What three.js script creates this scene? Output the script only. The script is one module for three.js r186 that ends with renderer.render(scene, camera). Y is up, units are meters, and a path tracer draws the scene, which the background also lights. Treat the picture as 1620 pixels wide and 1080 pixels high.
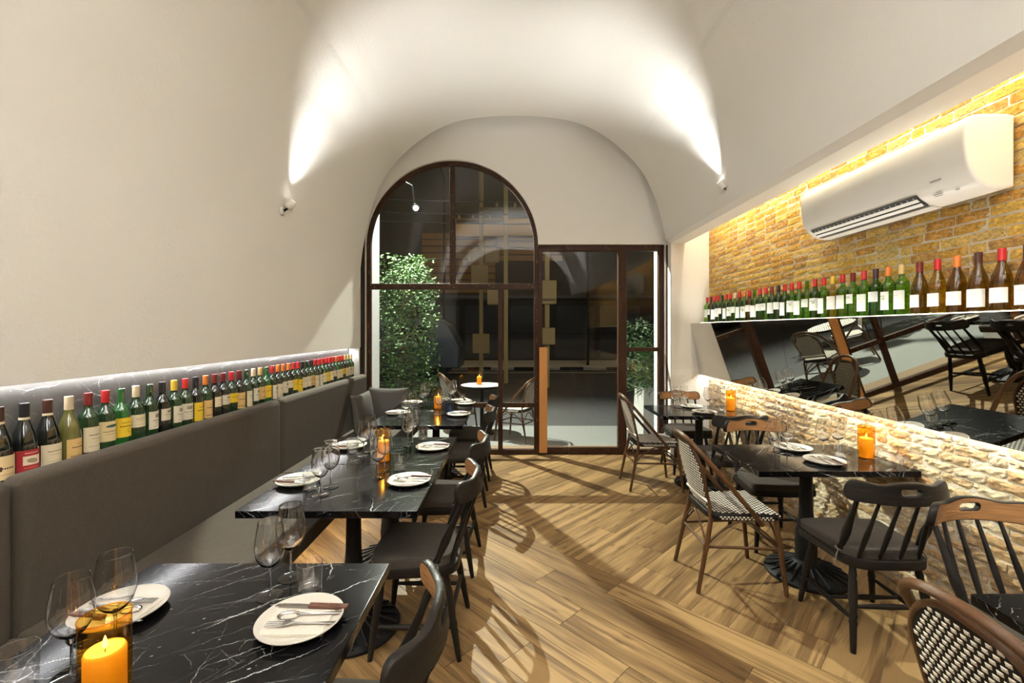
import * as THREE from 'three';
import { mergeGeometries, mergeVertices, toCreasedNormals } from 'three/addons/utils/BufferGeometryUtils.js';
import { RoundedBoxGeometry } from 'three/addons/geometries/RoundedBoxGeometry.js';
import { TessellateModifier } from 'three/addons/modifiers/TessellateModifier.js';
import { RectAreaLightUniformsLib } from 'three/addons/lights/RectAreaLightUniformsLib.js';

// ---------------------------------------------------------------- camera, sky, exposure
const scene = new THREE.Scene();
const camera = new THREE.PerspectiveCamera(74.53, 1.5, 0.05, 200);
camera.position.set(0, 1.57, 0);
camera.lookAt(0, 1.57, -10);
camera.setViewOffset(1620, 1080, -3, 18, 1620, 1080);
scene.add(camera);
scene.background = new THREE.Color().setRGB(0.004, 0.0045, 0.006);      // night sky
const renderer = new THREE.WebGLRenderer({ antialias: true });
renderer.toneMapping = THREE.LinearToneMapping;
renderer.toneMappingExposure = 1.05;
renderer.shadowMap.enabled = true;
RectAreaLightUniformsLib.init();

// ---------------------------------------------------------------- helpers
let seed = 7;
const rnd = () => { seed = (seed * 1664525 + 1013904223) >>> 0; return seed / 4294967296; };
const rr = (a, b) => a + (b - a) * rnd();
const V = (x, y, z) => new THREE.Vector3(x, y, z);
const used = {};
function numbered(n) { if (!(n in used)) { used[n] = 0; return n; } used[n]++; return n + '_' + String(used[n]).padStart(3, '0'); }
function prep(g) {
  g = g.index ? g.toNonIndexed() : g;
  if (!g.attributes.normal) g.computeVertexNormals();
  if (!g.attributes.uv) g.setAttribute('uv', new THREE.BufferAttribute(new Float32Array(g.attributes.position.count * 2), 2));
  for (const k of Object.keys(g.attributes)) if (!['position', 'normal', 'uv'].includes(k)) g.deleteAttribute(k);
  g.morphAttributes = {};
  return g;
}
function merge(list) { return list.length === 1 ? list[0] : mergeGeometries(list.map(prep), false); }
function obj(name, geos, mat, parent = scene) {
  const g = Array.isArray(geos) ? merge(geos) : geos;
  const m = new THREE.Mesh(g, mat);
  m.castShadow = m.receiveShadow = true;
  m.name = parent === scene ? numbered(name) : name;
  parent.add(m);
  return m;
}
function tag(o, label, category, group, kind) {
  o.userData.label = label;
  if (category) o.userData.category = category;
  if (group) o.userData.group = group;
  if (kind) o.userData.kind = kind;
  return o;
}
function thing(name, label, category, pos = [0, 0, 0], turn = 0, group) {
  const o = new THREE.Group();
  o.name = numbered(name);
  o.position.set(...pos); o.rotation.y = turn;
  scene.add(o);
  return tag(o, label, category, group);
}
function struct(name, geos, mat, label) { const m = obj(name, geos, mat); m.userData.kind = 'structure'; m.userData.label = label; m.userData.category = 'building'; return m; }
function structGroup(name, label, pos = [0, 0, 0]) { const o = thing(name, label, 'building', pos); o.userData.kind = 'structure'; return o; }
function dup(root, name, pos, turn, label, group) {
  const r = root.clone(); r.name = numbered(name); scene.add(r);
  r.position.set(...pos); r.rotation.set(0, turn, 0);
  r.userData = { ...root.userData, label };
  if (group) r.userData.group = group;
  return r;
}
const box = (x0, x1, y0, y1, z0, z1) => {
  const g = new THREE.BoxGeometry(x1 - x0, y1 - y0, z1 - z0);
  g.translate((x0 + x1) / 2, (y0 + y1) / 2, (z0 + z1) / 2);
  metreUV(g); return g;
};
const rbox = (x0, x1, y0, y1, z0, z1, r = 0.006, s = 2) => {
  const g = new RoundedBoxGeometry(x1 - x0, y1 - y0, z1 - z0, s, r);
  g.translate((x0 + x1) / 2, (y0 + y1) / 2, (z0 + z1) / 2);
  metreUV(g); return g;
};
// texture coordinates in metres, taken from the dominant axis of each face
function metreUV(g, du = 0, dv = 0) {
  const p = g.attributes.position, n = g.attributes.normal, uv = new Float32Array(p.count * 2);
  for (let i = 0; i < p.count; i++) {
    const ax = Math.abs(n.getX(i)), ay = Math.abs(n.getY(i)), az = Math.abs(n.getZ(i));
    let u, v;
    if (ay >= ax && ay >= az) { u = p.getX(i); v = p.getZ(i); } else if (ax >= az) { u = p.getZ(i); v = p.getY(i); } else { u = p.getX(i); v = p.getY(i); }
    uv[2 * i] = u + du; uv[2 * i + 1] = v + dv;
  }
  g.setAttribute('uv', new THREE.BufferAttribute(uv, 2));
  return g;
}
function lathe(pts, seg = 24, ps = 0, pl = Math.PI * 2) { return new THREE.LatheGeometry(pts.map(([r, y]) => new THREE.Vector2(Math.max(r, 0.00005), y)), seg, ps, pl); }
// a turned bar from a to b: profile = [[t, radius], ...]
function turned(a, b, prof, seg = 10) {
  const d = new THREE.Vector3().subVectors(b, a), L = d.length();
  const g = lathe([[0, 0], ...prof.map(([t, r]) => [r, t * L]), [0, L]], seg);
  g.applyQuaternion(new THREE.Quaternion().setFromUnitVectors(V(0, 1, 0), d.normalize()));
  g.translate(a.x, a.y, a.z);
  return g;
}
const rod = (a, b, r, r2 = r, seg = 10) => turned(a, b, [[0, r], [1, r2]], seg);
const tube = (pts, r, seg = 32, rs = 8, closed = false) => new THREE.TubeGeometry(new THREE.CatmullRomCurve3(pts.map(p => V(...p)), closed, 'centripetal'), seg, r, rs, closed);
function extr(shape, depth, bevel = 0, cs = 24, bs = 2) {
  return new THREE.ExtrudeGeometry(shape, { depth, bevelEnabled: bevel > 0, bevelThickness: bevel, bevelSize: bevel, bevelOffset: -bevel, bevelSegments: bs, curveSegments: cs });
}
function poly(pts) { const s = new THREE.Shape(); pts.forEach(([x, y], i) => i ? s.lineTo(x, y) : s.moveTo(x, y)); s.closePath(); return s; }

// ---------------------------------------------------------------- noise and textures
function hash(x, y, s) { let h = (x * 374761393 + y * 668265263 + s * 1274126177) | 0; h = Math.imul(h ^ (h >>> 13), 1274126177); return ((h ^ (h >>> 16)) >>> 0) / 4294967296; }
function vnoise(x, y, s, px = 0, py = 0) {
  const xi = Math.floor(x), yi = Math.floor(y), fx = x - xi, fy = y - yi, u = fx * fx * (3 - 2 * fx), v = fy * fy * (3 - 2 * fy);
  const w = (a, n) => n ? ((a % n) + n) % n : a;
  const a = hash(w(xi, px), w(yi, py), s), b = hash(w(xi + 1, px), w(yi, py), s), c = hash(w(xi, px), w(yi + 1, py), s), d = hash(w(xi + 1, px), w(yi + 1, py), s);
  return (a * (1 - u) + b * u) * (1 - v) + (c * (1 - u) + d * u) * v;
}
function fbm(x, y, s, o = 4, px = 0, py = 0) { let t = 0, a = 0.5, n = 0; for (let i = 0; i < o; i++) { t += a * vnoise(x, y, s + i * 17, px, py); n += a; a *= 0.5; x *= 2; y *= 2; px *= 2; py *= 2; } return t / n; }
const mix = (a, b, t) => a + (b - a) * t;
const clamp = (x, a = 0, b = 1) => Math.min(b, Math.max(a, x));
const sm = (a, b, x) => { const t = clamp((x - a) / (b - a)); return t * t * (3 - 2 * t); };
function dataTex(w, h, fn, srgb = true, rep = true) {
  const d = new Uint8Array(w * h * 4);
  for (let j = 0; j < h; j++) for (let i = 0; i < w; i++) {
    const c = fn(i, j), k = 4 * (j * w + i);
    d[k] = clamp(c[0], 0, 255); d[k + 1] = clamp(c[1], 0, 255); d[k + 2] = clamp(c[2], 0, 255); d[k + 3] = 255;
  }
  const t = new THREE.DataTexture(d, w, h);
  t.magFilter = THREE.LinearFilter; t.minFilter = THREE.LinearMipmapLinearFilter; t.generateMipmaps = true;
  if (rep) t.wrapS = t.wrapT = THREE.RepeatWrapping;
  if (srgb) t.colorSpace = THREE.SRGBColorSpace;
  t.needsUpdate = true;
  return t;
}
function canvasTex(w, h, draw, rep = false) {
  const c = document.createElement('canvas'); c.width = w; c.height = h;
  draw(c.getContext('2d'), w, h);
  const t = new THREE.CanvasTexture(c); t.colorSpace = THREE.SRGBColorSpace;
  if (rep) t.wrapS = t.wrapT = THREE.RepeatWrapping;
  return t;
}
const std = (o) => new THREE.MeshStandardMaterial(o);
const phy = (o) => new THREE.MeshPhysicalMaterial(o);
const lin = (r, g, b) => new THREE.Color().setRGB(r, g, b);

const grainBump = dataTex(256, 256, (i, j) => { const n = 255 * fbm(i / 4, j / 4, 3, 4, 64, 64); return [n, n, n]; }, false);
grainBump.repeat.set(3, 3);
const plasterBump = dataTex(256, 256, (i, j) => { const n = 255 * (0.6 * fbm(i / 6, j / 6, 5, 4, 256 / 6 | 0, 256 / 6 | 0) + 0.4 * fbm(i / 2, j / 2, 9, 2, 128, 128)); return [n, n, n]; }, false);
plasterBump.repeat.set(2, 2);
// woven upholstery cloth: fine threads in two tones
const clothTex = (r, g, b, s, amp = 1) => {
  const t = dataTex(256, 256, (i, j) => {
    const th = ((i >> 1) + (j >> 1)) & 1 ? 1 : 0, n = fbm(i / 2, j / 3, s, 3, 128, 85) - 0.5, c = fbm(i / 40, j / 40, s + 4, 2) - 0.5;
    const k = 1 + amp * (0.34 * n + 0.06 * (th - 0.5) + 0.08 * c);
    return [r * k, g * k, b * k];
  });
  t.repeat.set(4, 4); return t;
};
function woodPlank(s) {
  const tone = hash(s, 3, 91), kx = [], W = 1024, H = 176;
  for (let q = 0; q < 3; q++) if (hash(s, q, 55) > 0.35) kx.push([hash(s, q, 5) * W, hash(s, q, 6) * H, 10 + 14 * hash(s, q, 8)]);
  return dataTex(W, H, (i, j) => {
    let y = j, dk = 0;
    for (const [a, b, r] of kx) { const dx = (i - a) / (r * 3.2), dy = (j - b) / r, d = Math.hypot(dx, dy); y += Math.exp(-d * d * 0.6) * r * 0.8 * Math.sign(dy || 1); dk += Math.exp(-d * d * 3) * 0.55; }
    const warp = 26 * (fbm(i / 260, j / 70, s + 40, 2) - 0.5);
    const band = fbm(i / 520, (y + warp) / 44, s, 3), fine = fbm(i / 90, (y + warp) / 3.4, s + 9, 3), streak = sm(0.58, 0.76, fbm(i / 700, (y + warp) / 22, s + 21, 2));
    let t = clamp(0.36 + 1.55 * (band - 0.5) + 0.75 * (fine - 0.5) + 0.8 * (tone - 0.5), -0.15, 1.15);
    let r = mix(0x84, 0x54, t), g = mix(0x6a, 0x3f, t), b = mix(0x46, 0x25, t);
    const k = clamp(streak * 0.45 + dk, 0, 0.85);
    r = mix(r, 0x38, k); g = mix(g, 0x25, k); b = mix(b, 0x14, k);
    return [r, g, b];
  });
}
const frameWoodTex = dataTex(512, 512, (i, j) => {
  const n = fbm(i / 5, j / 90, 61, 4), p = fbm(i / 9, j / 14, 66, 4), sc = sm(0.66, 0.72, p) * sm(0.5, 0.62, fbm(i / 30, j / 60, 70, 2));
  let k = 0.55 + 0.9 * n;
  return [mix(50 * k, 132, sc * 0.75), mix(29 * k, 100, sc * 0.75), mix(16 * k, 70, sc * 0.75)];
});
frameWoodTex.repeat.set(2, 1);
function drawVeins(x, w, h, base, vein, n, r, dir, big) {
  x.fillStyle = base; x.fillRect(0, 0, w, h);
  const R = (a, b) => a + (b - a) * r();
  for (let q = 0; q < 350; q++) { x.fillStyle = `rgba(${vein},${R(0.01, 0.05)})`; const s = R(2, 26); x.beginPath(); x.ellipse(R(0, w), R(0, h), s, s * R(0.2, 0.7), dir, 0, 7); x.fill(); }
  x.lineCap = 'round';
  const line = (px, py, a, len, wid, al, dep) => {
    const st = 7; let n2 = len / st;
    for (let i = 0; i < n2; i++) {
      const a2 = a + R(-0.42, 0.42), nx = px + Math.cos(a2) * st, ny = py + Math.sin(a2) * st, f = Math.sin(Math.PI * (i + 0.5) / n2);
      x.strokeStyle = `rgba(${vein},${al * (0.25 + 0.75 * f) * R(0.4, 1)})`; x.lineWidth = Math.max(0.5, wid * (0.3 + 0.7 * f) * R(0.5, 1.3));
      for (const ox of [0, w, -w]) for (const oy of [0, h, -h]) { x.beginPath(); x.moveTo(px + ox, py + oy); x.lineTo(nx + ox, ny + oy); x.stroke(); }
      if (dep > 0 && r() < 0.05) line(nx, ny, a + R(-0.9, 0.9), len * R(0.15, 0.4), wid * 0.6, al * 0.7, dep - 1);
      px = nx; py = ny;
    }
  };
  for (let q = 0; q < n; q++) line(R(0, w), R(0, h), dir + R(-0.35, 0.35) + (r() < 0.12 ? 1.2 : 0), R(60, big), R(1.2, 5.5), R(0.3, 0.95), 2);
  for (let q = 0; q < n * 2; q++) line(R(0, w), R(0, h), dir + R(-0.9, 0.9), R(20, 130), R(0.7, 1.8), R(0.15, 0.55), 1);
  for (let q = 0; q < n * 2; q++) { x.fillStyle = `rgba(${vein},${R(0.2, 0.8)})`; const s = R(0.5, 2.2); x.beginPath(); x.ellipse(R(0, w), R(0, h), s * 2, s, dir, 0, 7); x.fill(); }
}
const blackMarbleTex = canvasTex(1024, 1024, (x, w, h) => { seed = 991; drawVeins(x, w, h, '#08080a', '214,214,210', 84, rnd, 0.5, 460); }, true);
const greyMarbleTex = canvasTex(1024, 1024, (x, w, h) => { seed = 1313; drawVeins(x, w, h, '#4b4946', '236,236,236', 26, rnd, -0.95, 420); }, true);
greyMarbleTex.repeat.set(1.1, 1.1);

const railTex = dataTex(256, 128, (i, j) => { const n = fbm(i / 60, j / 3, 77, 3), k = 0.72 + 0.56 * n; return [158 * k, 116 * k, 76 * k]; });
railTex.repeat.set(2, 8);
// ---------------------------------------------------------------- materials
const M = {
  plaster: std({ color: lin(0.82, 0.805, 0.765), roughness: 0.95, bumpMap: plasterBump, bumpScale: 0.0015 }),
  plasterOut: std({ color: lin(0.72, 0.74, 0.77), roughness: 0.95, bumpMap: plasterBump, bumpScale: 0.002 }),
  grout: std({ color: lin(0.16, 0.11, 0.065), roughness: 0.95 }),
  frame: phy({ map: frameWoodTex, roughness: 0.55, specularIntensity: 0.4, bumpMap: grainBump, bumpScale: 0.001 }),
  darkPost: std({ color: lin(0.02, 0.013, 0.009), roughness: 0.5 }),
  handleWood: std({ color: lin(0.5, 0.22, 0.055), roughness: 0.5, bumpMap: grainBump, bumpScale: 0.0008 }),
  pane: phy({ color: 0xffffff, transmission: 1, thickness: 0, roughness: 0, ior: 1.5 }),
  marble: phy({ map: blackMarbleTex, roughness: 0.14, specularIntensity: 0.3 }),
  marbleEdge: std({ color: lin(0.022, 0.02, 0.018), roughness: 0.45 }),
  greyMarble: phy({ map: greyMarbleTex, roughness: 0.3 }),
  iron: phy({ color: lin(0.006, 0.006, 0.0065), roughness: 0.5, specularIntensity: 0.35, bumpMap: grainBump, bumpScale: 0.0006 }),
  bench: std({ map: clothTex(62, 54, 44, 11), roughness: 1, bumpMap: grainBump, bumpScale: 0.0008 }),
  seatCloth: std({ map: clothTex(50, 44, 37, 23, 1.4), roughness: 1, bumpMap: grainBump, bumpScale: 0.0008 }),
  pillow: std({ map: clothTex(66, 63, 58, 31), roughness: 1 }),
  blackWood: phy({ color: lin(0.011, 0.009, 0.0075), roughness: 0.42, specularIntensity: 0.28, bumpMap: grainBump, bumpScale: 0.0004 }),
  railWood: std({ map: railTex, roughness: 0.45 }),
  tie: std({ color: lin(0.1, 0.09, 0.08), roughness: 1 }),
  rattan: phy({ color: lin(0.072, 0.031, 0.011), roughness: 0.34, specularIntensity: 0.6, bumpMap: grainBump, bumpScale: 0.0008 }),
  weaveBlack: phy({ color: lin(0.009, 0.007, 0.006), roughness: 0.5, specularIntensity: 0.3 }),
  weaveWhite: std({ color: lin(0.55, 0.5, 0.42), roughness: 0.45 }),
  mirror: std({ color: lin(0.62, 0.62, 0.59), metalness: 1, roughness: 0.012 }),
  mirrorBack: std({ color: lin(0.3, 0.28, 0.25), roughness: 0.6 }),
  glass: phy({ color: 0xffffff, transmission: 1, thickness: 0, roughness: 0, ior: 1.9 }),
  solidGlass: phy({ color: 0xffffff, transmission: 1, thickness: 0.01, roughness: 0, ior: 1.58 }),
  blueGlass: phy({ color: lin(0.3, 0.5, 0.9), transmission: 1, thickness: 0, roughness: 0, ior: 1.5 }),
  amberGlass: phy({ color: lin(0.95, 0.6, 0.12), transmission: 1, thickness: 0, roughness: 0, ior: 1.5 }),
  wax: phy({ color: lin(0.85, 0.72, 0.42), roughness: 0.6, transmission: 0.35, thickness: 0 }),
  flame: std({ color: 0x000000, emissive: lin(1, 0.72, 0.3), emissiveIntensity: 14 }),
  stoneware: std({ color: lin(0.56, 0.53, 0.47), roughness: 0.4, bumpMap: grainBump, bumpScale: 0.0003 }),
  napkin: std({ map: clothTex(205, 199, 187, 43, 0.4), roughness: 1 }),
  steel: std({ color: lin(0.4, 0.39, 0.375), metalness: 1, roughness: 0.22 }),
  knifeWood: std({ color: lin(0.075, 0.026, 0.013), roughness: 0.5 }),
  whitePlastic: std({ color: lin(0.8, 0.79, 0.75), roughness: 0.35 }),
  vent: std({ color: lin(0.015, 0.014, 0.012), roughness: 0.6 }),
  lampWhite: std({ color: lin(0.75, 0.73, 0.69), roughness: 0.4 }),
  ledCool: std({ color: 0x000000, emissive: lin(0.93, 0.96, 1.0), emissiveIntensity: 6 }),
  ledWarm: std({ color: 0x000000, emissive: lin(1.0, 0.86, 0.6), emissiveIntensity: 6 }),
  spotFace: std({ color: 0x000000, emissive: lin(1.0, 0.95, 0.86), emissiveIntensity: 12 }),
  mortar: std({ color: lin(0.56, 0.5, 0.4), roughness: 1, bumpMap: grainBump, bumpScale: 0.004 }),
  concrete: std({ color: lin(0.42, 0.42, 0.4), roughness: 0.9, bumpMap: grainBump, bumpScale: 0.002 }),
  paving: std({ color: lin(0.15, 0.154, 0.146), roughness: 0.85, bumpMap: grainBump, bumpScale: 0.002 }),
  asphalt: std({ color: lin(0.05, 0.05, 0.052), roughness: 0.9, bumpMap: grainBump, bumpScale: 0.003 }),
};
// a long strip light: glowing mesh and an area light of the same size just in front of its face
function stripLight(name, label, center, length, width, dir, mat, color, intensity) {
  const t = thing(name, label, 'light strip', [0, 0, 0]);
  const d = V(...dir).normalize();
  const g = new THREE.BoxGeometry(width, length, 0.004);
  const m = new THREE.Matrix4(), zax = d.clone(), yax = V(0, 0, 1), xax = new THREE.Vector3().crossVectors(yax, zax).normalize();
  m.makeBasis(xax, yax, zax); m.setPosition(...center);
  g.applyMatrix4(m);
  obj('led_strip', g, mat, t);
  const L = new THREE.RectAreaLight(color, intensity, width, length);
  L.name = 'led_area';
  const c = V(...center).addScaledVector(d, 0.006);
  // RectAreaLight looks along -z of its own frame
  const q = new THREE.Matrix4().makeBasis(xax.clone().negate(), yax, zax.clone().negate());
  L.quaternion.setFromRotationMatrix(q); L.position.copy(c);
  t.add(L);
  return t;
}

// ================================================================ STRUCTURE
const ZE = -5.44, ZF = -5.70, ZB = 3.0;            // end of the vault, glazing plane, wall behind the viewer
const XL = -1.87, XR = 2.36, CX = 0.015, TOP = 4.167;
const half = [[0, 0], [0.2, 0.004], [0.383, 0.017], [0.682, 0.066], [0.85, 0.122], [1.0, 0.196], [1.172, 0.31], [1.272, 0.392], [1.402, 0.512], [1.555, 0.703], [1.624, 0.835], [1.724, 1.078], [1.793, 1.335], [1.845, 1.6], [1.875, 1.85]];
const halfCurve = new THREE.CatmullRomCurve3(half.map(([x, d]) => V(x, TOP - d, 0)), false, 'centripetal');
const halfPts = halfCurve.getSpacedPoints(70).map(p => [p.x, p.y]);
function vaultPts(off = 0, rightEnd = 2.62) {       // left springing, over the crown, to the right springing
  const L = halfPts.map(([x, y]) => [CX - x, y]).reverse(), R = halfPts.slice(1).map(([x, y]) => [CX + x, y]).filter(p => p[1] > rightEnd);
  const pts = [...L, ...R];
  if (!off) return pts;
  return pts.map(([x, y], i) => {
    const a = pts[Math.max(0, i - 1)], b = pts[Math.min(pts.length - 1, i + 1)], dx = b[0] - a[0], dy = b[1] - a[1], l = Math.hypot(dx, dy);
    return [x - dy / l * off, y + dx / l * off];
  });
}
{
  const pts = [[-1.86, 1.365], ...vaultPts(), [1.9, 2.62], [2.07, 2.62], [2.07, 2.66], [1.98, 2.66], [1.98, 2.86], [2.62, 2.86], [2.62, 4.5], [-2.25, 4.5], [-2.25, 1.365]];
  let g = extr(poly(pts), ZB - ZE); g.translate(0, 0, ZE);
  g = toCreasedNormals(g, 0.35); metreUV(g);
  struct('ceiling', g, M.plaster, 'cream plaster barrel vault running down into the upper left wall');
}
{
  const w = structGroup('wall_left', 'plaster wall behind the bench with a marble-backed bottle niche');
  obj('plaster', [box(-2.25, XL, 0, 0.985, ZE, ZB), box(-2.25, -1.99, 0.985, 1.365, ZE, ZB), box(-1.99, XL + 0.002, 0.985, 1.365, ZE, -5.40)], M.plaster, w);
  const sl = obj('marble_slab', box(-1.99, -1.982, 0.985, 1.365, -5.40, ZB), M.greyMarble, w); sl.userData.label = 'grey marble with white veins';
}
struct('wall_back', box(-2.25, 2.62, -0.05, 4.5, ZB, ZB + 0.15), std({ color: lin(0.05, 0.038, 0.028), roughness: 0.8 }), 'dark panelled wall behind the viewer');
// recess between the vault's end and the street front
{
  const sh = poly([[-2.6, -0.3], [2.62, -0.3], [2.62, 4.6], [-2.6, 4.6]]);
  const hole = new THREE.Path(); const vp = [[-2.03, -0.062], [-2.03, 2.4], ...vaultPts(0.13).filter(p => p[1] > 2.45), [2.03, 2.4], [2.03, -0.062]];
  vp.forEach(([x, y], i) => i ? hole.lineTo(x, y) : hole.moveTo(x, y)); hole.closePath(); sh.holes.push(hole);
  const g = extr(sh, 0.18); g.translate(0, 0, ZE - 0.18); metreUV(g);
  struct('trim_1', g, M.plaster, 'plaster recess round the arched street front');
}
struct('wall_far_right', box(1.905, 2.03, -0.05, 2.64, ZE - 0.11, ZE), M.plaster, 'narrow plaster end wall right of the glass door');
// the street front: a wall with one opening, arched over the window and square over the door
const AX = -0.779, AY = 2.62, AR = 1.084, DX0 = 0.305, DX1 = 1.895, DTOP = 2.646;
{
  const sh = poly([[-2.6, -0.3], [2.62, -0.3], [2.62, 4.6], [-2.6, 4.6]]);
  const h = new THREE.Path(); h.moveTo(AX - AR, -0.062); h.lineTo(DX1, -0.062); h.lineTo(DX1, DTOP); h.lineTo(DX0, DTOP); h.lineTo(DX0, AY);
  h.absarc(AX, AY, AR, 0, Math.PI, false); h.lineTo(AX - AR, -0.062); sh.holes.push(h);
  const g = extr(sh, 0.18, 0, 48); g.translate(0, 0, ZE - 0.36); metreUV(g);
  struct('wall_far', g, M.plaster, 'plaster street front above the arched window and glass door');
}
struct('trim_2', [box(-2.03, AX - AR, 0, 3.1, ZE - 0.17, ZE - 0.12)], M.darkPost, 'dark wooden post left of the arched window');
struct('trim_3', [box(1.9, 2.03, 0, 2.627, ZE - 0.17, ZE - 0.12)], M.frame, 'dark brown wooden post right of the glass door');
struct('trim_4', box(-2.6, -1.835, -0.15, 3.9, ZE - 0.68, ZE - 0.36), M.plasterOut, 'white pier outside left of the arched window');
struct('trim_5', box(1.912, 2.62, -0.15, 3.9, ZE - 0.68, ZE - 0.36), M.plasterOut, 'white pier outside right of the glass door');

// ---- arched window
{
  const w = structGroup('window_1', 'tall arched window with dark brown wooden frame at the street end', [0, 0, ZF]);
  const ring = (r0, r1, y0) => { const s = new THREE.Shape(); s.moveTo(AX - r1, y0); s.lineTo(AX - r1, AY); s.absarc(AX, AY, r1, Math.PI, 0, true); s.lineTo(AX + r1, y0); s.lineTo(AX + r0, y0); s.lineTo(AX + r0, AY); s.absarc(AX, AY, r0, 0, Math.PI, false); s.lineTo(AX - r0, y0); s.closePath(); return s; };
  let g = extr(ring(AR - 0.05, AR, 0), 0.06, 0.004, 48); g.translate(0, 0, -0.03); metreUV(g);
  obj('frame', g, M.frame, w);
  obj('mullion', rbox(-0.812, -0.744, 2.15, AY + AR - 0.02, -0.028, 0.028, 0.005), M.frame, w);
  obj('transom', rbox(AX - AR + 0.04, DX0 - 0.04, 2.085, 2.158, -0.03, 0.03, 0.005), M.frame, w);
  obj('mullion', rbox(-0.2, -0.142, 0.05, 2.09, -0.028, 0.028, 0.005), M.frame, w);
  obj('rail', rbox(AX - AR + 0.04, DX0 - 0.04, 0.59, 0.65, -0.026, 0.026, 0.005), M.frame, w);
  obj('sill', rbox(AX - AR + 0.04, DX0, 0, 0.06, -0.035, 0.035, 0.005), M.frame, w);
  const arcPane = (x0, x1) => { const s = new THREE.Shape(), n = 24, r = AR - 0.045; s.moveTo(x0, 2.15); s.lineTo(x1, 2.15); for (let i = 0; i <= n; i++) { const x = x1 + (x0 - x1) * i / n; s.lineTo(x, AY + Math.sqrt(Math.max(0, r * r - (x - AX) ** 2))); } s.closePath(); return new THREE.ShapeGeometry(s); };
  obj('pane', arcPane(AX - AR + 0.046, -0.81), M.pane, w);
  obj('pane', arcPane(-0.746, AX + AR - 0.046), M.pane, w);
  const rp = (x0, x1, y0, y1) => { const p = new THREE.PlaneGeometry(x1 - x0, y1 - y0); p.translate((x0 + x1) / 2, (y0 + y1) / 2, 0); return p; };
  obj('pane', rp(AX - AR + 0.04, -0.199, 0.648, 2.087), M.pane, w);
  obj('pane', rp(-0.143, DX0 - 0.045, 0.648, 2.087), M.pane, w);
  obj('pane', rp(AX - AR + 0.04, -0.199, 0.058, 0.592), M.pane, w);
  obj('pane', rp(-0.143, DX0 - 0.045, 0.058, 0.592), M.pane, w);
  // ---- door and side light
  const d = structGroup('door_1', 'glass street door in a dark brown wooden frame with a tall wooden pull', [0, 0, ZF]);
  obj('frame', [rbox(DX0, DX1, 2.57, DTOP, -0.04, 0.04, 0.006), rbox(DX0, 0.36, 0, 2.58, -0.035, 0.035, 0.006), rbox(1.83, DX1, 0, 2.58, -0.04, 0.04, 0.006)], M.frame, d);
  obj('mullion', rbox(1.318, 1.425, 0, 2.58, -0.04, 0.04, 0.006), M.frame, d);
  obj('bottom_rail', rbox(0.35, 1.32, 0.005, 0.085, -0.03, 0.03, 0.006), M.frame, d);
  obj('bottom_rail', rbox(1.42, 1.835, 0.0, 0.06, -0.03, 0.03, 0.006), M.frame, d);
  obj('glazing_bar', rbox(1.42, 1.835, 1.30, 1.352, -0.028, 0.028, 0.005), M.frame, d);
  obj('pane', rp(0.355, 1.32, 0.08, 2.575), M.pane, d);
  obj('pane', rp(1.42, 1.835, 0.055, 1.302), M.pane, d);
  obj('pane', rp(1.42, 1.835, 1.35, 2.575), M.pane, d);
  const hd = obj('door_handle', rbox(0.318, 0.418, 0.03, 1.355, 0.05, 0.085, 0.006), M.handleWood, d); hd.userData.label = 'tall orange-brown wooden pull';
  obj('handle_mount', [rod(V(0.345, 0.35, 0.0), V(0.345, 0.35, 0.06), 0.012), rod(V(0.345, 1.1, 0.0), V(0.345, 1.1, 0.06), 0.012)], M.iron, d);
}

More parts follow.
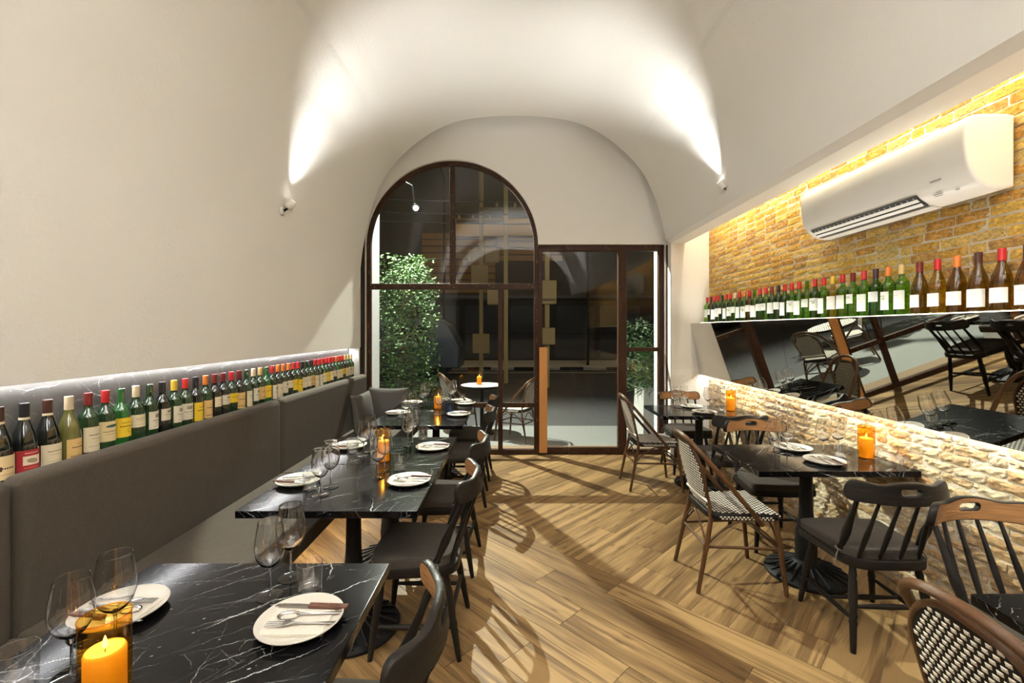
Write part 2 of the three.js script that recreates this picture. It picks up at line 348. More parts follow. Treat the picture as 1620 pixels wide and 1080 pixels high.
// ---- floor of wood planks in two directions, each plank a piece of its own
{
  const f = structGroup('floor', 'honey brown wooden plank floor laid diagonally in two directions');
  obj('grout_bed', box(-2.25, 2.62, -0.06, -0.0035, ZE - 0.68, ZB), M.grout, f);
  const mats = []; for (let s = 0; s < 9; s++) mats.push(phy({ map: woodPlank(100 + s * 13), roughness: 0.52, specularIntensity: 0.35, bumpMap: grainBump, bumpScale: 0.0003 }));
  const room = [[XL, ZE - 0.36], [XR, ZE - 0.36], [XR, ZB], [XL, ZB]];
  const clip = (P, a, b, c) => {                     // keep a*x + b*z <= c
    const out = [];
    for (let i = 0; i < P.length; i++) {
      const p = P[i], q = P[(i + 1) % P.length], dp = a * p[0] + b * p[1] - c, dq = a * q[0] + b * q[1] - c;
      if (dp <= 0) out.push(p);
      if ((dp < 0 && dq > 0) || (dp > 0 && dq < 0)) { const t = dp / (dp - dq); out.push([p[0] + t * (q[0] - p[0]), p[1] + t * (q[1] - p[1])]); }
    }
    return out;
  };
  const S2 = Math.SQRT1_2, W = 0.205, L = 1.2, G = 0.003, H = 0.012;
  // along = (x + zf)/√2, across = (x - zf)/√2 with zf = -z
  function plank(along0, along1, across0, across1, dir, mi) {
    const mk = (al, ac) => [(al + ac) * S2, -(al - ac) * S2];
    let P = [mk(along0, across0), mk(along0, across1), mk(along1, across1), mk(along1, across0)];
    P = clip(P, 1, 0, XR - 0.012); P = clip(P, -1, 0, -(XL + 0.002)); P = clip(P, 0, 1, ZB - 0.002); P = clip(P, 0, -1, 5.775);
    if (P.length < 3) return;
    let A = 0; for (let i = 0; i < P.length; i++) { const p = P[i], q = P[(i + 1) % P.length]; A += p[0] * q[1] - q[0] * p[1]; }
    if (Math.abs(A) < 0.002) return;
    if (A > 0) P.reverse();                          // seen from above, counter-clockwise
    const pos = [], uv = [], dv = rr(-0.002, 0.002), y = rr(-0.0004, 0.0004), o = rr(0, 0.05);
    const U = (p) => { const al = (p[0] - p[1]) * S2, ac = (p[0] + p[1]) * S2; return dir ? [(ac - across0) / L, (al - along0) / W] : [(al - along0) / L, (ac - across0) / W]; };
    const tri = (a, b, c, ya, yb, yc) => { pos.push(a[0], ya, a[1], b[0], yb, b[1], c[0], yc, c[1]); uv.push(...U(a), ...U(b), ...U(c)); };
    for (let i = 1; i < P.length - 1; i++) tri(P[0], P[i], P[i + 1], y, y, y);
    for (let i = 0; i < P.length; i++) { const a = P[i], b = P[(i + 1) % P.length]; tri(a, b, b, y, y, -H); pos.splice(-9); uv.splice(-6); tri(b, a, a, y, y, -H); tri(b, a, b, y, -H, -H); }
    const g = new THREE.BufferGeometry(); g.setAttribute('position', new THREE.Float32BufferAttribute(pos, 3)); g.setAttribute('uv', new THREE.Float32BufferAttribute(uv, 2)); g.computeVertexNormals();
    obj('plank', g, mats[mi], f);
  }
  seed = 4242;
  const split = 3.5 * S2;                            // x + zf = 3.5
  let last = -1; const pick = () => { let k; do k = Math.floor(rnd() * mats.length); while (k === last); return last = k; };
  // near side: planks run along the split (across axis)
  let row = 0;
  for (let a1 = split; a1 > -4.5; a1 -= W, row++) {
    const off = [-1.505, -0.69, -1.52, -2.3, -1.54][row] ?? rr(-2.4, -1.2);
    for (let c = off - 6 * L; c < 5; c += L) plank(a1 - W + G, a1, c + G, c + L, 1, pick());
  }
  // far side: planks run square to it
  row = 0;
  for (let c = -1.24 * S2 + 8 * W; c > -6; c -= W, row++) {
    const off = row % 2 ? L * rr(0.35, 0.65) : (row % 4 ? 0.2 : 0.8) * L;
    let a = split, first = true;
    while (a < 7) { const e = a + (first ? off : L); plank(a + G, e, c - W + G, c, 0, pick()); a = e; first = false; }
  }
}

// ---- brick wall on the right
{
  seed = 777;
  const BL = 0.163, BH = 0.0465, JL = 0.01, JH = 0.01;
  const brickTex = [[214, 172, 76], [206, 158, 64], [222, 186, 100], [196, 144, 62], [210, 178, 108], [184, 142, 76]].map(([r, g, b], s) => dataTex(128, 64, (i, j) => {
    const n = fbm(i / 14, j / 14, 300 + s * 7, 4) - 0.5, p = sm(0.66, 0.76, fbm(i / 7, j / 6, 340 + s * 5, 3)), w = sm(0.62, 0.72, fbm(i / 11, j / 9, 380 + s * 3, 3)) * 0.5;
    const k = 1 + 0.55 * n; let c = [r * k, g * k, b * k].map((v, q) => mix(v, [96, 62, 34][q], p * 0.6));
    return c.map((v, q) => mix(v, [222, 206, 172][q], w));
  }));
  const upperM = brickTex.map(t => std({ map: t, roughness: 0.95, bumpMap: grainBump, bumpScale: 0.003 }));
  const paleTex = [[214, 190, 146], [206, 178, 132], [222, 202, 162], [198, 164, 116], [226, 208, 172]].map(([r, g, b], s) => dataTex(128, 64, (i, j) => {
    const n = fbm(i / 12, j / 12, 500 + s * 7, 4) - 0.5, p = sm(0.64, 0.76, fbm(i / 6, j / 5, 540 + s * 5, 3));
    const k = 1 + 0.5 * n; return [r * k, g * k, b * k].map((v, q) => mix(v, [150, 104, 62][q], p * 0.55));
  }));
  const lowerM = paleTex.map(t => std({ map: t, roughness: 0.95, bumpMap: grainBump, bumpScale: 0.004 }));
  function brickGeo(l, rough, s) {
    // front face bulges and chips; five closed sides behind it
    const nx = rough > 0.005 ? 6 : 4, ny = 3, P = [];
    for (let j = 0; j <= ny; j++) for (let i = 0; i <= nx; i++) {
      const u = i / nx, v = j / ny, edge = (i === 0 || i === nx || j === 0 || j === ny), corner = (i === 0 || i === nx) && (j === 0 || j === ny);
      const n = hash(i, j, s) - 0.5;
      const d = (edge ? -0.003 - 0.003 * hash(i, j, s + 5) : 0) + n * rough * 2 - (corner ? 0.002 : 0);
      P.push([-d, (v - 0.5) * BH + (edge ? (hash(i, j, s + 1) - 0.5) * 0.0026 : 0), -(u - 0.5) * l + (edge ? (hash(i, j, s + 2) - 0.5) * 0.0035 : 0), u, v]);
    }
    const pos = [], uv = []; const put = (a, b, c) => { for (const q of [a, b, c]) { pos.push(q[0], q[1], q[2]); uv.push(q[3], q[4]); } };
    const at = (i, j) => P[j * (nx + 1) + i], bk = (q) => [0.03, q[1], q[2], q[3], q[4]];
    for (let j = 0; j < ny; j++) for (let i = 0; i < nx; i++) { const a = at(i, j), b = at(i + 1, j), c = at(i + 1, j + 1), d = at(i, j + 1); put(b, a, d); put(b, d, c); }
    const rim = []; for (let i = 0; i < nx; i++) rim.push(at(i, 0)); for (let j = 0; j < ny; j++) rim.push(at(nx, j)); for (let i = nx; i > 0; i--) rim.push(at(i, ny)); for (let j = ny; j > 0; j--) rim.push(at(0, j));
    rim.forEach((p, i) => { const q = rim[(i + 1) % rim.length]; put(p, q, bk(q)); put(p, bk(q), bk(p)); });
    const g = new THREE.BufferGeometry(); g.setAttribute('position', new THREE.Float32BufferAttribute(pos, 3)); g.setAttribute('uv', new THREE.Float32BufferAttribute(uv, 2)); g.computeVertexNormals();
    return g;
  }
  const kinds = (rough, s0) => [1, 0.47].map((k, q) => [0, 1, 2, 3, 4].map(s => brickGeo(BL * k, rough, s0 + s * 11 + q * 101)));
  function brickwork(name, label, y0, y1, rough, mats, gs) {
    const w = structGroup(name, label);
    obj('mortar', box(XR + 0.006, 2.62, y0, y1, ZE, ZB), M.mortar, w);
    const list = [];
    let r = 0;
    for (let y = y0 + BH / 2 + 0.004; y + BH / 2 < y1 + 0.01; y += BH + JH, r++) {
      let z = ZE + 0.012 + (r % 2 ? 0 : 0), k = 0;
      if (r % 2) { list.push([y, z + BL * 0.235, 1, r]); z += BL * 0.47 + JL; }
      while (z < ZB - BL - 0.02) {
        const small = rnd() < 0.1 ? 1 : 0, l = BL * (small ? 0.47 : 1);
        list.push([y + rr(-0.0025, 0.0025), z + l / 2, small, r]); z += l + JL * rr(0.7, 1.3);
      }
    }
    // the pieces the viewer can pick apart are single meshes; the rest of the wall is joined
    const shown = list.map((b, i) => { const d = -b[1]; const inFrame = d > 1.95; return [i, inFrame ? d : 100 + d + 8]; }).sort((a, b) => a[1] - b[1]).slice(0, 300).map(a => a[0]);
    const isShown = new Set(shown), rest = [];
    list.forEach(([y, z, sm_, r_], i) => {
      const g = gs[sm_][Math.floor(rnd() * 5)], mi = Math.floor(rnd() * mats.length), rot = rr(-0.02, 0.02), px = XR + rr(-0.003, 0.003) - 0.002;
      if (isShown.has(i)) { const m = obj('brick', g, mats[mi], w); m.position.set(px, y, z); m.rotation.x = rot; }
      else { const c = g.clone(); c.rotateX(rot); c.translate(px, y, z); (rest[mi] ??= []).push(c); }
    });
    const gi = mats.map((m, i) => i).filter(i => rest[i]);
    const m = obj('brick_courses', mergeGeometries(gi.map(i => merge(rest[i])), true), gi.map(i => mats[i]), w); m.userData.kind = 'stuff';
  }
  brickwork('wall_right_upper', 'ochre brick wall above the bottle ledge', 1.62, 2.86, 0.0035, upperM, kinds(0.0035, 31));
  brickwork('wall_right_lower', 'pale rough brick wall below the long mirror', 0.0, 1.06, 0.0055, lowerM, kinds(0.0055, 57));
  struct('wall_right', box(XR + 0.03, 2.62, 1.06, 1.62, ZE, ZB), M.mortar, 'wall core behind the long mirror');
}

// ================================================================ FITTED THINGS
// ---- mirror box, bottle ledge, light strips
{
  const LT = 1.652, MB = 1.034, XT = 2.14, XM = 2.245;
  const led = thing('display_ledge', 'pale boxed ledge carrying the bottle row above the mirror', 'ledge');
  const prof = poly([[XT + 0.012, LT], [XR + 0.004, LT], [XR + 0.004, MB + 0.035], [XM + 0.012, MB + 0.035]]);
  let g = extr(prof, 2.9 - ZE - 0.004); g.translate(0, 0, ZE + 0.002); metreUV(g);
  obj('box', g, M.mirrorBack, led);
  const mir = thing('wall_mirror', 'long tilted wall mirror under the bottle ledge', 'mirror');
  for (const [z0, z1] of [[ZE + 0.003, -3.62], [-3.617, -1.80], [-1.797, 0.0], [0.003, 1.8]]) {
    const p = poly([[XT, LT - 0.001], [XT + 0.008, LT - 0.001], [XM + 0.008, MB], [XM, MB]]);
    const m = extr(p, z1 - z0); m.translate(0, 0, z0); obj('mirror_panel', m, M.mirror, mir);
  }
  stripLight('led_strip_light', 'warm white light strip along the front of the bottle ledge', [XT + 0.024, LT + 0.002, (-5.2 + 1.0) / 2], 6.2, 0.005, [0.28, 0.96, 0], M.ledWarm, lin(1, 0.95, 0.86), 165);
  stripLight('led_strip_light', 'white light strip under the bottom edge of the mirror', [XM + 0.05, MB + 0.03, (ZE + 1.0) / 2], 1.0 - ZE - 0.05, 0.014, [0.35, -0.94, 0], M.ledCool, lin(1, 0.93, 0.82), 85);
  stripLight('led_strip_light', 'hidden warm light strip in the ceiling cove over the bricks', [2.08, 2.845, (-5.25 + 1.0) / 2], 6.25, 0.03, [0.75, -0.65, 0], M.ledWarm, lin(1, 0.86, 0.6), 58);
  stripLight('led_strip_light', 'cool white light strip along the top of the bottle niche', [-1.965, 1.361, (-5.4 + 1.0) / 2], 6.3, 0.014, [0, -1, 0], M.ledCool, lin(0.98, 0.98, 1), 75);
}
// ---- banquette
const SEATY = 0.48, BX0 = XL + 0.003, BX1 = -1.77;
{
  const t = thing('banquette', 'long grey upholstered bench along the left wall', 'bench');
  const zs = [[-5.42, -3.435], [-3.425, -1.61], [-1.60, 0.2], [0.21, 2.0]];
  for (const [z0, z1] of zs) {
    const w = z1 - z0;
    let g = new RoundedBoxGeometry(BX1 - BX0, 1.042 - SEATY + 0.05, w, 5, 0.042); g.translate((BX0 + BX1) / 2, (1.042 + SEATY - 0.05) / 2, (z0 + z1) / 2); metreUV(g);
    obj('back_panel', g, M.bench, t);
  }
  for (const [z0, z1] of [[-5.42, -3.435], [-3.43, -1.605], [-1.6, 0.2], [0.205, 2.0]]) obj('seat', rbox(BX1 - 0.02, -1.11, SEATY - 0.09, SEATY, z0, z1, 0.02, 4), M.bench, t);
  obj('plinth', box(XL + 0.003, -1.58, 0.0, SEATY - 0.088, -5.42, 2.0), M.darkPost, t);
  stripLight('led_strip_light', 'warm light strip under the front edge of the bench', [-1.36, SEATY - 0.098, (-5.4 + 1.0) / 2], 6.3, 0.02, [0.1, -1, 0], M.ledWarm, lin(1, 0.85, 0.6), 110);
}
function cushion(w, h, d) {
  const g = new THREE.BoxGeometry(w, h, d, 24, 24, 6), p = g.attributes.position;
  for (let i = 0; i < p.count; i++) {
    const x = p.getX(i) / (w / 2), y = p.getY(i) / (h / 2), z = p.getZ(i) / (d / 2);
    const f = Math.pow(Math.max(0, (1 - x * x) * (1 - y * y)), 0.38), pin = 1 - 0.07 * (1 - x * x) * y * y * 1 - 0, pin2 = 1 - 0.07 * (1 - y * y) * x * x;
    p.setXYZ(i, p.getX(i) * pin2, p.getY(i) * pin, (d / 2) * z * (0.06 + 0.94 * f));
  }
  g.computeVertexNormals(); return g;
}
{
  const g = cushion(0.46, 0.42, 0.15);
  const a = thing('throw_pillow', 'grey square throw pillow at the far end of the bench', 'pillow', [-1.47, SEATY + 0.215, -5.22], 0.08); a.rotation.x = -0.3;
  obj('pillow_cover', g, M.pillow, a);
  const b = thing('throw_pillow', 'darker grey pillow leaning in the corner beside the square pillow', 'pillow', [-1.655, SEATY + 0.205, -4.9], 1.45); b.rotation.order = 'YXZ'; b.rotation.x = -0.14;
  obj('pillow_cover', cushion(0.44, 0.4, 0.13), M.pillow, b);
}
// ---- tables
const TY = 0.755;
function makeTable(name, label, x0, x1, zf0, zf1, du, dv, group) {
  const cx = (x0 + x1) / 2, cz = -(zf0 + zf1) / 2;
  const t = thing(name, label, 'table', [cx, 0, cz], 0, group);
  const w = (x1 - x0) / 2, d = (zf1 - zf0) / 2 - 0.001;
  const top = new RoundedBoxGeometry(2 * w, 0.034, 2 * d, 2, 0.003); top.translate(0, TY - 0.017, 0); metreUV(top, du, dv);
  obj('tabletop', top, M.marble, t);
  obj('column', lathe([[0, 0.05], [0.062, 0.05], [0.06, 0.1], [0.064, 0.2], [0.058, 0.28], [0.046, 0.34], [0.04, 0.42], [0.037, 0.6], [0.037, 0.655], [0.046, 0.662], [0.046, 0.675], [0.037, 0.682], [0.037, TY - 0.04]], 20), M.iron, t);
  const b = [lathe([[0, 0.0], [0.235, 0.0], [0.24, 0.012], [0.235, 0.024], [0.19, 0.04], [0.12, 0.06], [0.075, 0.09], [0.06, 0.1], [0, 0.1]], 36)];
  for (let i = 0; i < 20; i++) { const a = i / 20 * Math.PI * 2; b.push(rod(V(Math.cos(a) * 0.08, 0.085, Math.sin(a) * 0.08), V(Math.cos(a) * 0.225, 0.03, Math.sin(a) * 0.225), 0.006, 0.006, 5)); }
  obj('base', b, M.iron, t);
  obj('bracket', [rbox(-w * 0.6, w * 0.6, TY - 0.05, TY - 0.035, -0.03, 0.03, 0.004), rbox(-0.03, 0.03, TY - 0.05, TY - 0.035, -d * 0.6, d * 0.6, 0.004)], M.iron, t);
  return t;
}
const LX0 = -1.258, LX1 = -0.435;
const TZ = [[0.87, 1.572], [2.02, 2.72], [2.722, 3.42], [3.83, 4.53], [4.532, 5.23]];
const tWords = ['nearest', 'second', 'third', 'fourth', 'farthest'];
TZ.forEach(([a, b], i) => makeTable('marble_table', ['black marble table nearest the viewer beside the bench', 'second black marble table along the bench, front half of the middle pair', 'third black marble table along the bench, back half of the middle pair', 'fourth black marble table along the bench, front half of the far pair', 'farthest black marble table along the bench, close to the arched window'][i], LX0, LX1, a, b, i * 0.37 + 0.1, i * 0.61, 'tables along the bench'));
const RX0 = 1.414, RX1 = 2.352;
const RZ = [[0.78, 1.391], [2.587, 3.197], [4.25, 4.88]];
const rWords = ['near', 'middle', 'far'];
RZ.forEach(([a, b], i) => makeTable('marble_table', ['dark marble table against the brick wall at the right picture edge', 'dark marble table in the middle of the brick wall', 'dark marble table against the brick wall next to the door'][i], RX0, RX1, a, b, i * 0.53 + 0.4, i * 0.29 + 0.3, 'tables along the brick wall'));

// ---- pub chairs with a slotted top rail (front is -z at turn 0)
function makePubChair() {
  const t = new THREE.Group();
  const seat = new THREE.Shape();
  seat.moveTo(-0.2, -0.2); seat.quadraticCurveTo(0, -0.235, 0.2, -0.2); seat.quadraticCurveTo(0.235, -0.19, 0.228, -0.13); seat.lineTo(0.205, 0.13); seat.quadraticCurveTo(0.19, 0.205, 0.11, 0.215); seat.lineTo(-0.11, 0.215); seat.quadraticCurveTo(-0.19, 0.205, -0.205, 0.13); seat.lineTo(-0.228, -0.13); seat.quadraticCurveTo(-0.235, -0.19, -0.2, -0.2);
  let g = extr(seat, 0.03, 0.008, 10); g.rotateX(Math.PI / 2); g.translate(0, 0.432, 0); g = toCreasedNormals(g, 0.6);
  obj('seat', g, M.blackWood, t);
  let c = extr(seat, 0.028, 0.013, 10, 4); c.rotateX(Math.PI / 2); c.scale(0.97, 1, 0.93); c.translate(0, 0.47, -0.012); c = toCreasedNormals(c, 0.9); metreUV(c);
  obj('cushion', c, M.seatCloth, t);
  const legP = [[0, 0.012], [0.1, 0.0145], [0.3, 0.017], [0.33, 0.0195], [0.36, 0.0165], [0.4, 0.021], [0.45, 0.0165], [0.6, 0.0215], [0.78, 0.019], [0.82, 0.015], [0.85, 0.019], [0.9, 0.016], [1, 0.017]];
  const F = [], T = [];
  for (const [sx, sz] of [[-1, -1], [1, -1], [-1, 1], [1, 1]]) {
    const a = V(sx * 0.205, 0, sz < 0 ? -0.2 : 0.225), b = V(sx * 0.155, 0.41, sz < 0 ? -0.15 : 0.15);
    F.push(a); T.push(b); obj('leg', turned(a, b, legP, 10), M.blackWood, t);
  }
  const at = (i, k) => new THREE.Vector3().lerpVectors(F[i], T[i], k);
  const strP = [[0, 0.008], [0.2, 0.011], [0.5, 0.014], [0.8, 0.011], [1, 0.008]];
  const l0 = at(0, 0.36), l1 = at(2, 0.36), r0 = at(1, 0.36), r1 = at(3, 0.36);
  obj('stretcher', turned(l0, l1, strP), M.blackWood, t);
  obj('stretcher', turned(r0, r1, strP), M.blackWood, t);
  obj('stretcher', turned(new THREE.Vector3().lerpVectors(l0, l1, 0.5), new THREE.Vector3().lerpVectors(r0, r1, 0.5), strP), M.blackWood, t);
  obj('stretcher', turned(at(2, 0.5), at(3, 0.5), strP), M.blackWood, t);
  // top rail: cut flat with its hand slot, then bent round the sitter
  const rs = new THREE.Shape(); const Lh = 0.295;
  rs.moveTo(-Lh, 0.035); rs.quadraticCurveTo(-Lh - 0.006, 0.09, -Lh + 0.03, 0.1); rs.bezierCurveTo(-0.2, 0.108, -0.17, 0.082, -0.1, 0.098); rs.quadraticCurveTo(0, 0.12, 0.1, 0.098); rs.bezierCurveTo(0.17, 0.082, 0.2, 0.108, Lh - 0.03, 0.1); rs.quadraticCurveTo(Lh + 0.006, 0.09, Lh, 0.035);
  rs.quadraticCurveTo(Lh - 0.006, 0.006, Lh - 0.05, 0.004); rs.lineTo(-Lh + 0.05, 0.004); rs.quadraticCurveTo(-Lh + 0.006, 0.006, -Lh, 0.035);
  const sl = new THREE.Path(); sl.absarc(-0.036, 0.066, 0.0145, Math.PI / 2, Math.PI * 1.5, false); sl.absarc(0.036, 0.066, 0.0145, -Math.PI / 2, Math.PI / 2, false); rs.holes.push(sl);
  let r = extr(rs, 0.016, 0.005, 12, 2); r.translate(0, 0, -0.008);
  r = new TessellateModifier(0.03, 6).modify(prep(r));
  const R = 0.33, rp = r.attributes.position, inner = [];
  for (let i = 0; i < rp.count; i += 3) inner.push([0, 1, 2].every(k => rp.getZ(i + k) < -0.0125));
  metreUV(r);
  for (let i = 0; i < rp.count; i++) {
    const s = rp.getX(i), a = s / R * 0.86, d = R + rp.getZ(i) - 0.25 * (rp.getY(i) - 0.05);
    rp.setXYZ(i, Math.sin(a) * d * 1.05, rp.getY(i) + 0.745, Math.cos(a) * d - R + 0.305 + 0.25 * 0 + (rp.getY(i) - 0.05) * 0.12);
  }
  r.deleteAttribute('normal'); r = prep(toCreasedNormals(r, 0.7));
  const pick = (want) => { const g2 = new THREE.BufferGeometry(); for (const [n, sz] of [['position', 3], ['normal', 3], ['uv', 2]]) { const a = r.attributes[n].array, o = []; inner.forEach((f, k) => { if (f === want) for (let q = 0; q < 3 * sz; q++) o.push(a[k * 3 * sz + q]); }); g2.setAttribute(n, new THREE.Float32BufferAttribute(o, sz)); } return g2; };
  const tr = obj('top_rail', pick(false), M.blackWood, t);
  obj('rail_face', pick(true), M.railWood, tr).userData.label = 'tan wooden inner face';
  const railAt = (s) => { const a = s / R * 0.86; return V(Math.sin(a) * R * 1.05, 0.752, Math.cos(a) * R - R + 0.302); };
  const postP = [[0, 0.012], [0.08, 0.014], [0.12, 0.019], [0.16, 0.013], [0.3, 0.019], [0.42, 0.0215], [0.6, 0.016], [0.85, 0.0115], [1, 0.011]];
  const spinP = [[0, 0.0075], [0.3, 0.0115], [0.45, 0.0125], [0.7, 0.009], [1, 0.0075]];
  for (const s of [-1, 1]) { const e = railAt(s * 0.235); obj('back_post', turned(V(s * 0.188, 0.43, 0.1), e, postP, 10), M.blackWood, t); }
  for (const s of [-0.62, -0.21, 0.21, 0.62]) obj('spindle', turned(V(s * 0.235, 0.43, 0.185 - 0.02 * Math.abs(s)), railAt(s * 0.225), spinP, 8), M.blackWood, t);
  for (const s of [-1, 1]) obj('cushion_tie', [tube([[s * 0.19, 0.455, 0.09], [s * 0.21, 0.462, 0.105], [s * 0.205, 0.455, 0.125], [s * 0.18, 0.45, 0.115]], 0.004, 12, 5), tube([[s * 0.205, 0.455, 0.12], [s * 0.222, 0.43, 0.13], [s * 0.224, 0.39, 0.128]], 0.003, 10, 5)], M.tie, t);
  return t;
}
const pub = makePubChair();
function placePub(x, zf, turn, label, group) {
  const c = pub.clone(); c.name = numbered('pub_chair'); scene.add(c); c.position.set(x, 0, -zf); c.rotation.y = turn; c.userData = {}; tag(c, label, 'chair', group);
}
const H = Math.PI / 2;
[['black spindle-back chair in the foreground, cut by the bottom picture edge', 1.2, -0.50, 0.02], ['black spindle-back chair at the second bench table', 2.335, -0.485, 0], ['black spindle-back chair at the third bench table', 3.06, -0.48, -0.04], ['black spindle-back chair at the fourth bench table', 4.17, -0.48, 0.02], ['black spindle-back chair at the bench table nearest the window', 4.87, -0.48, 0]]
  .forEach(([l, zf, x, dt]) => placePub(x, zf, H + dt, l, 'chairs facing the bench'));
[['black spindle-back chair facing the viewer at the right picture edge', 1.64, 1.965, Math.PI + 0.02], ['black spindle-back chair seen from behind at the middle wall table', 2.4, 1.862, -0.03], ['black spindle-back chair facing the viewer behind the middle wall table', 3.36, 1.92, Math.PI - 0.03], ['black spindle-back chair seen from behind at the far wall table', 4.05, 1.93, 0.02], ['black spindle-back chair against the end wall beside the door', 5.06, 1.94, Math.PI]]
  .forEach(([l, zf, x, a]) => placePub(x, zf, a, l, 'chairs along the brick wall'));

// ---- bistro chairs: rattan frame, black and white weave (front is -z at turn 0)
function weave(P, nu, nv, keep, pitchU, pitchV) {
  // raised white strands in staggered rows over a dark panel P(u, v) -> {p, n, du, dv}
  const pos = [];
  for (let j = 0; j < nv; j++) for (let i = 0; i < nu; i++) {
    const u = (i + 0.5 + (j % 2 ? 0.5 : 0)) / nu, v = (j + 0.5) / nv; if (u > 1) continue;
    if (!keep(u, v)) continue;
    const q = P(u, v), a = pitchU * 0.31, b = pitchV * 0.31, h = 0.0022;
    const pt = (x, y, z) => q.p.clone().addScaledVector(q.du, x).addScaledVector(q.dv, y).addScaledVector(q.n, z);
    const c = [pt(-a, -b, 0), pt(a, -b, 0), pt(a, b, 0), pt(-a, b, 0)], e = [pt(-a * 0.65, -b * 0.65, h), pt(a * 0.65, -b * 0.65, h), pt(a * 0.65, b * 0.65, h), pt(-a * 0.65, b * 0.65, h)];
    const T = (A, B, C) => pos.push(A.x, A.y, A.z, B.x, B.y, B.z, C.x, C.y, C.z);
    T(e[0], e[1], e[2]); T(e[0], e[2], e[3]);
    for (let k = 0; k < 4; k++) { const m = (k + 1) % 4; T(c[k], c[m], e[m]); T(c[k], e[m], e[k]); }
  }
  const g = new THREE.BufferGeometry(); g.setAttribute('position', new THREE.Float32BufferAttribute(pos, 3)); g.computeVertexNormals();
  return g;
}
function makeBistro() {
  const t = new THREE.Group();
  // seat
  const s = new THREE.Shape(); const hw = 0.205;
  s.moveTo(-hw + 0.03, -0.21); s.lineTo(hw - 0.03, -0.21); s.quadraticCurveTo(hw + 0.004, -0.21, hw, -0.17); s.lineTo(0.185, 0.15); s.quadraticCurveTo(0.17, 0.2, 0.1, 0.205); s.lineTo(-0.1, 0.205); s.quadraticCurveTo(-0.17, 0.2, -0.185, 0.15); s.lineTo(-hw, -0.17); s.quadraticCurveTo(-hw - 0.004, -0.21, -hw + 0.03, -0.21);
  let g = extr(s, 0.022, 0.01, 10, 3); g.rotateX(Math.PI / 2); g.translate(0, 0.462, 0); g = toCreasedNormals(g, 0.8);
  obj('seat', g, M.weaveBlack, t);
  const inside = (x, z) => z > -0.2 && z < 0.19 && Math.abs(x) < mix(0.195, 0.17, (z + 0.2) / 0.4) - (z > 0.15 ? (z - 0.15) * 1.2 : 0);
  const sg = [];
  sg.push(weave((u, v) => ({ p: V((u - 0.5) * 0.41, 0.4722, (v - 0.5) * 0.41), n: V(0, 1, 0), du: V(1, 0, 0), dv: V(0, 0, 1) }), 16, 21, (u, v) => inside((u - 0.5) * 0.41, (v - 0.5) * 0.41), 0.0256, 0.0195));
  sg.push(weave((u, v) => ({ p: V((u - 0.5) * 0.36, 0.44 + v * 0.022, -0.2203), n: V(0, 0, -1), du: V(1, 0, 0), dv: V(0, 1, 0) }), 16, 2, () => true, 0.0228, 0.014));
  for (const k of [-1, 1]) sg.push(weave((u, v) => { const z = -0.17 + u * 0.31; return { p: V(k * (mix(hw, 0.185, (z + 0.17) / 0.32) + 0.0103), 0.44 + v * 0.022, z), n: V(k, 0, 0.05), du: V(0, 0, 1), dv: V(0, 1, 0) }; }, 14, 2, () => true, 0.0222, 0.014));
  const sw = obj('seat_weave', sg, M.weaveWhite, t); sw.userData.kind = 'stuff'; sw.userData.label = 'white strands';
  // back: leaning panel with an arched head, slightly dished
  const Bw = (v) => 0.172 * (v < 0.55 ? 0.86 + 0.14 * v / 0.55 : Math.sqrt(Math.max(0, 1 - ((v - 0.55) / 0.47) ** 2)));
  const by = (v) => 0.5 + 0.375 * v, bz = (v) => 0.195 + 0.095 * v;
  const BP = (x, v) => V(x, by(v), bz(v) - 0.35 * x * x);
  const bn = V(0, -0.245, 0.97).normalize(), bv = V(0, 0.97, 0.245).normalize();
  const pos = [], nu = 16, nv = 24, th = 0.007;
  const Q = (i, j, f) => { const v = j / nv, x = (i / nu * 2 - 1) * Math.max(0.012, Bw(v)); return BP(x, v).addScaledVector(bn, f * th); };
  const T = (A, B, C) => pos.push(A.x, A.y, A.z, B.x, B.y, B.z, C.x, C.y, C.z);
  for (const f of [-1, 1]) for (let j = 0; j < nv; j++) for (let i = 0; i < nu; i++) { const a = Q(i, j, f), b = Q(i + 1, j, f), c = Q(i + 1, j + 1, f), d = Q(i, j + 1, f); if (f > 0) { T(a, b, c); T(a, c, d); } else { T(b, a, c); T(c, a, d); } }
  const pg = new THREE.BufferGeometry(); pg.setAttribute('position', new THREE.Float32BufferAttribute(pos, 3)); pg.computeVertexNormals();
  obj('back_panel', pg, M.weaveBlack, t);
  const bg = [];
  for (const f of [-1, 1]) bg.push(weave((u, v) => ({ p: BP((u - 0.5) * 0.345, v).addScaledVector(bn, f * th), n: bn.clone().multiplyScalar(f), du: V(1, 0, -0.7 * (u - 0.5) * 0.345).normalize(), dv: bv }), 15, 21, (u, v) => Math.abs(u - 0.5) * 0.345 < Bw(v) - 0.014 && v > 0.02 && v < 0.975, 0.023, 0.0182));
  const bw = obj('back_weave', bg, M.weaveWhite, t); bw.userData.kind = 'stuff'; bw.userData.label = 'white strands';
  // rims and posts
  const rim = []; for (let k = 0; k <= 20; k++) { const v = Math.min(1, k / 20); rim.push(BP(-Math.max(0.0, Bw(v)), v).toArray()); } const rimR = rim.map(([x, y, z]) => [-x, y, z]).reverse();
  obj('back_frame', tube([[-0.165, 0.42, 0.19], ...rim, ...rimR.slice(1), [0.165, 0.42, 0.19]], 0.0105, 80, 8), M.rattan, t);
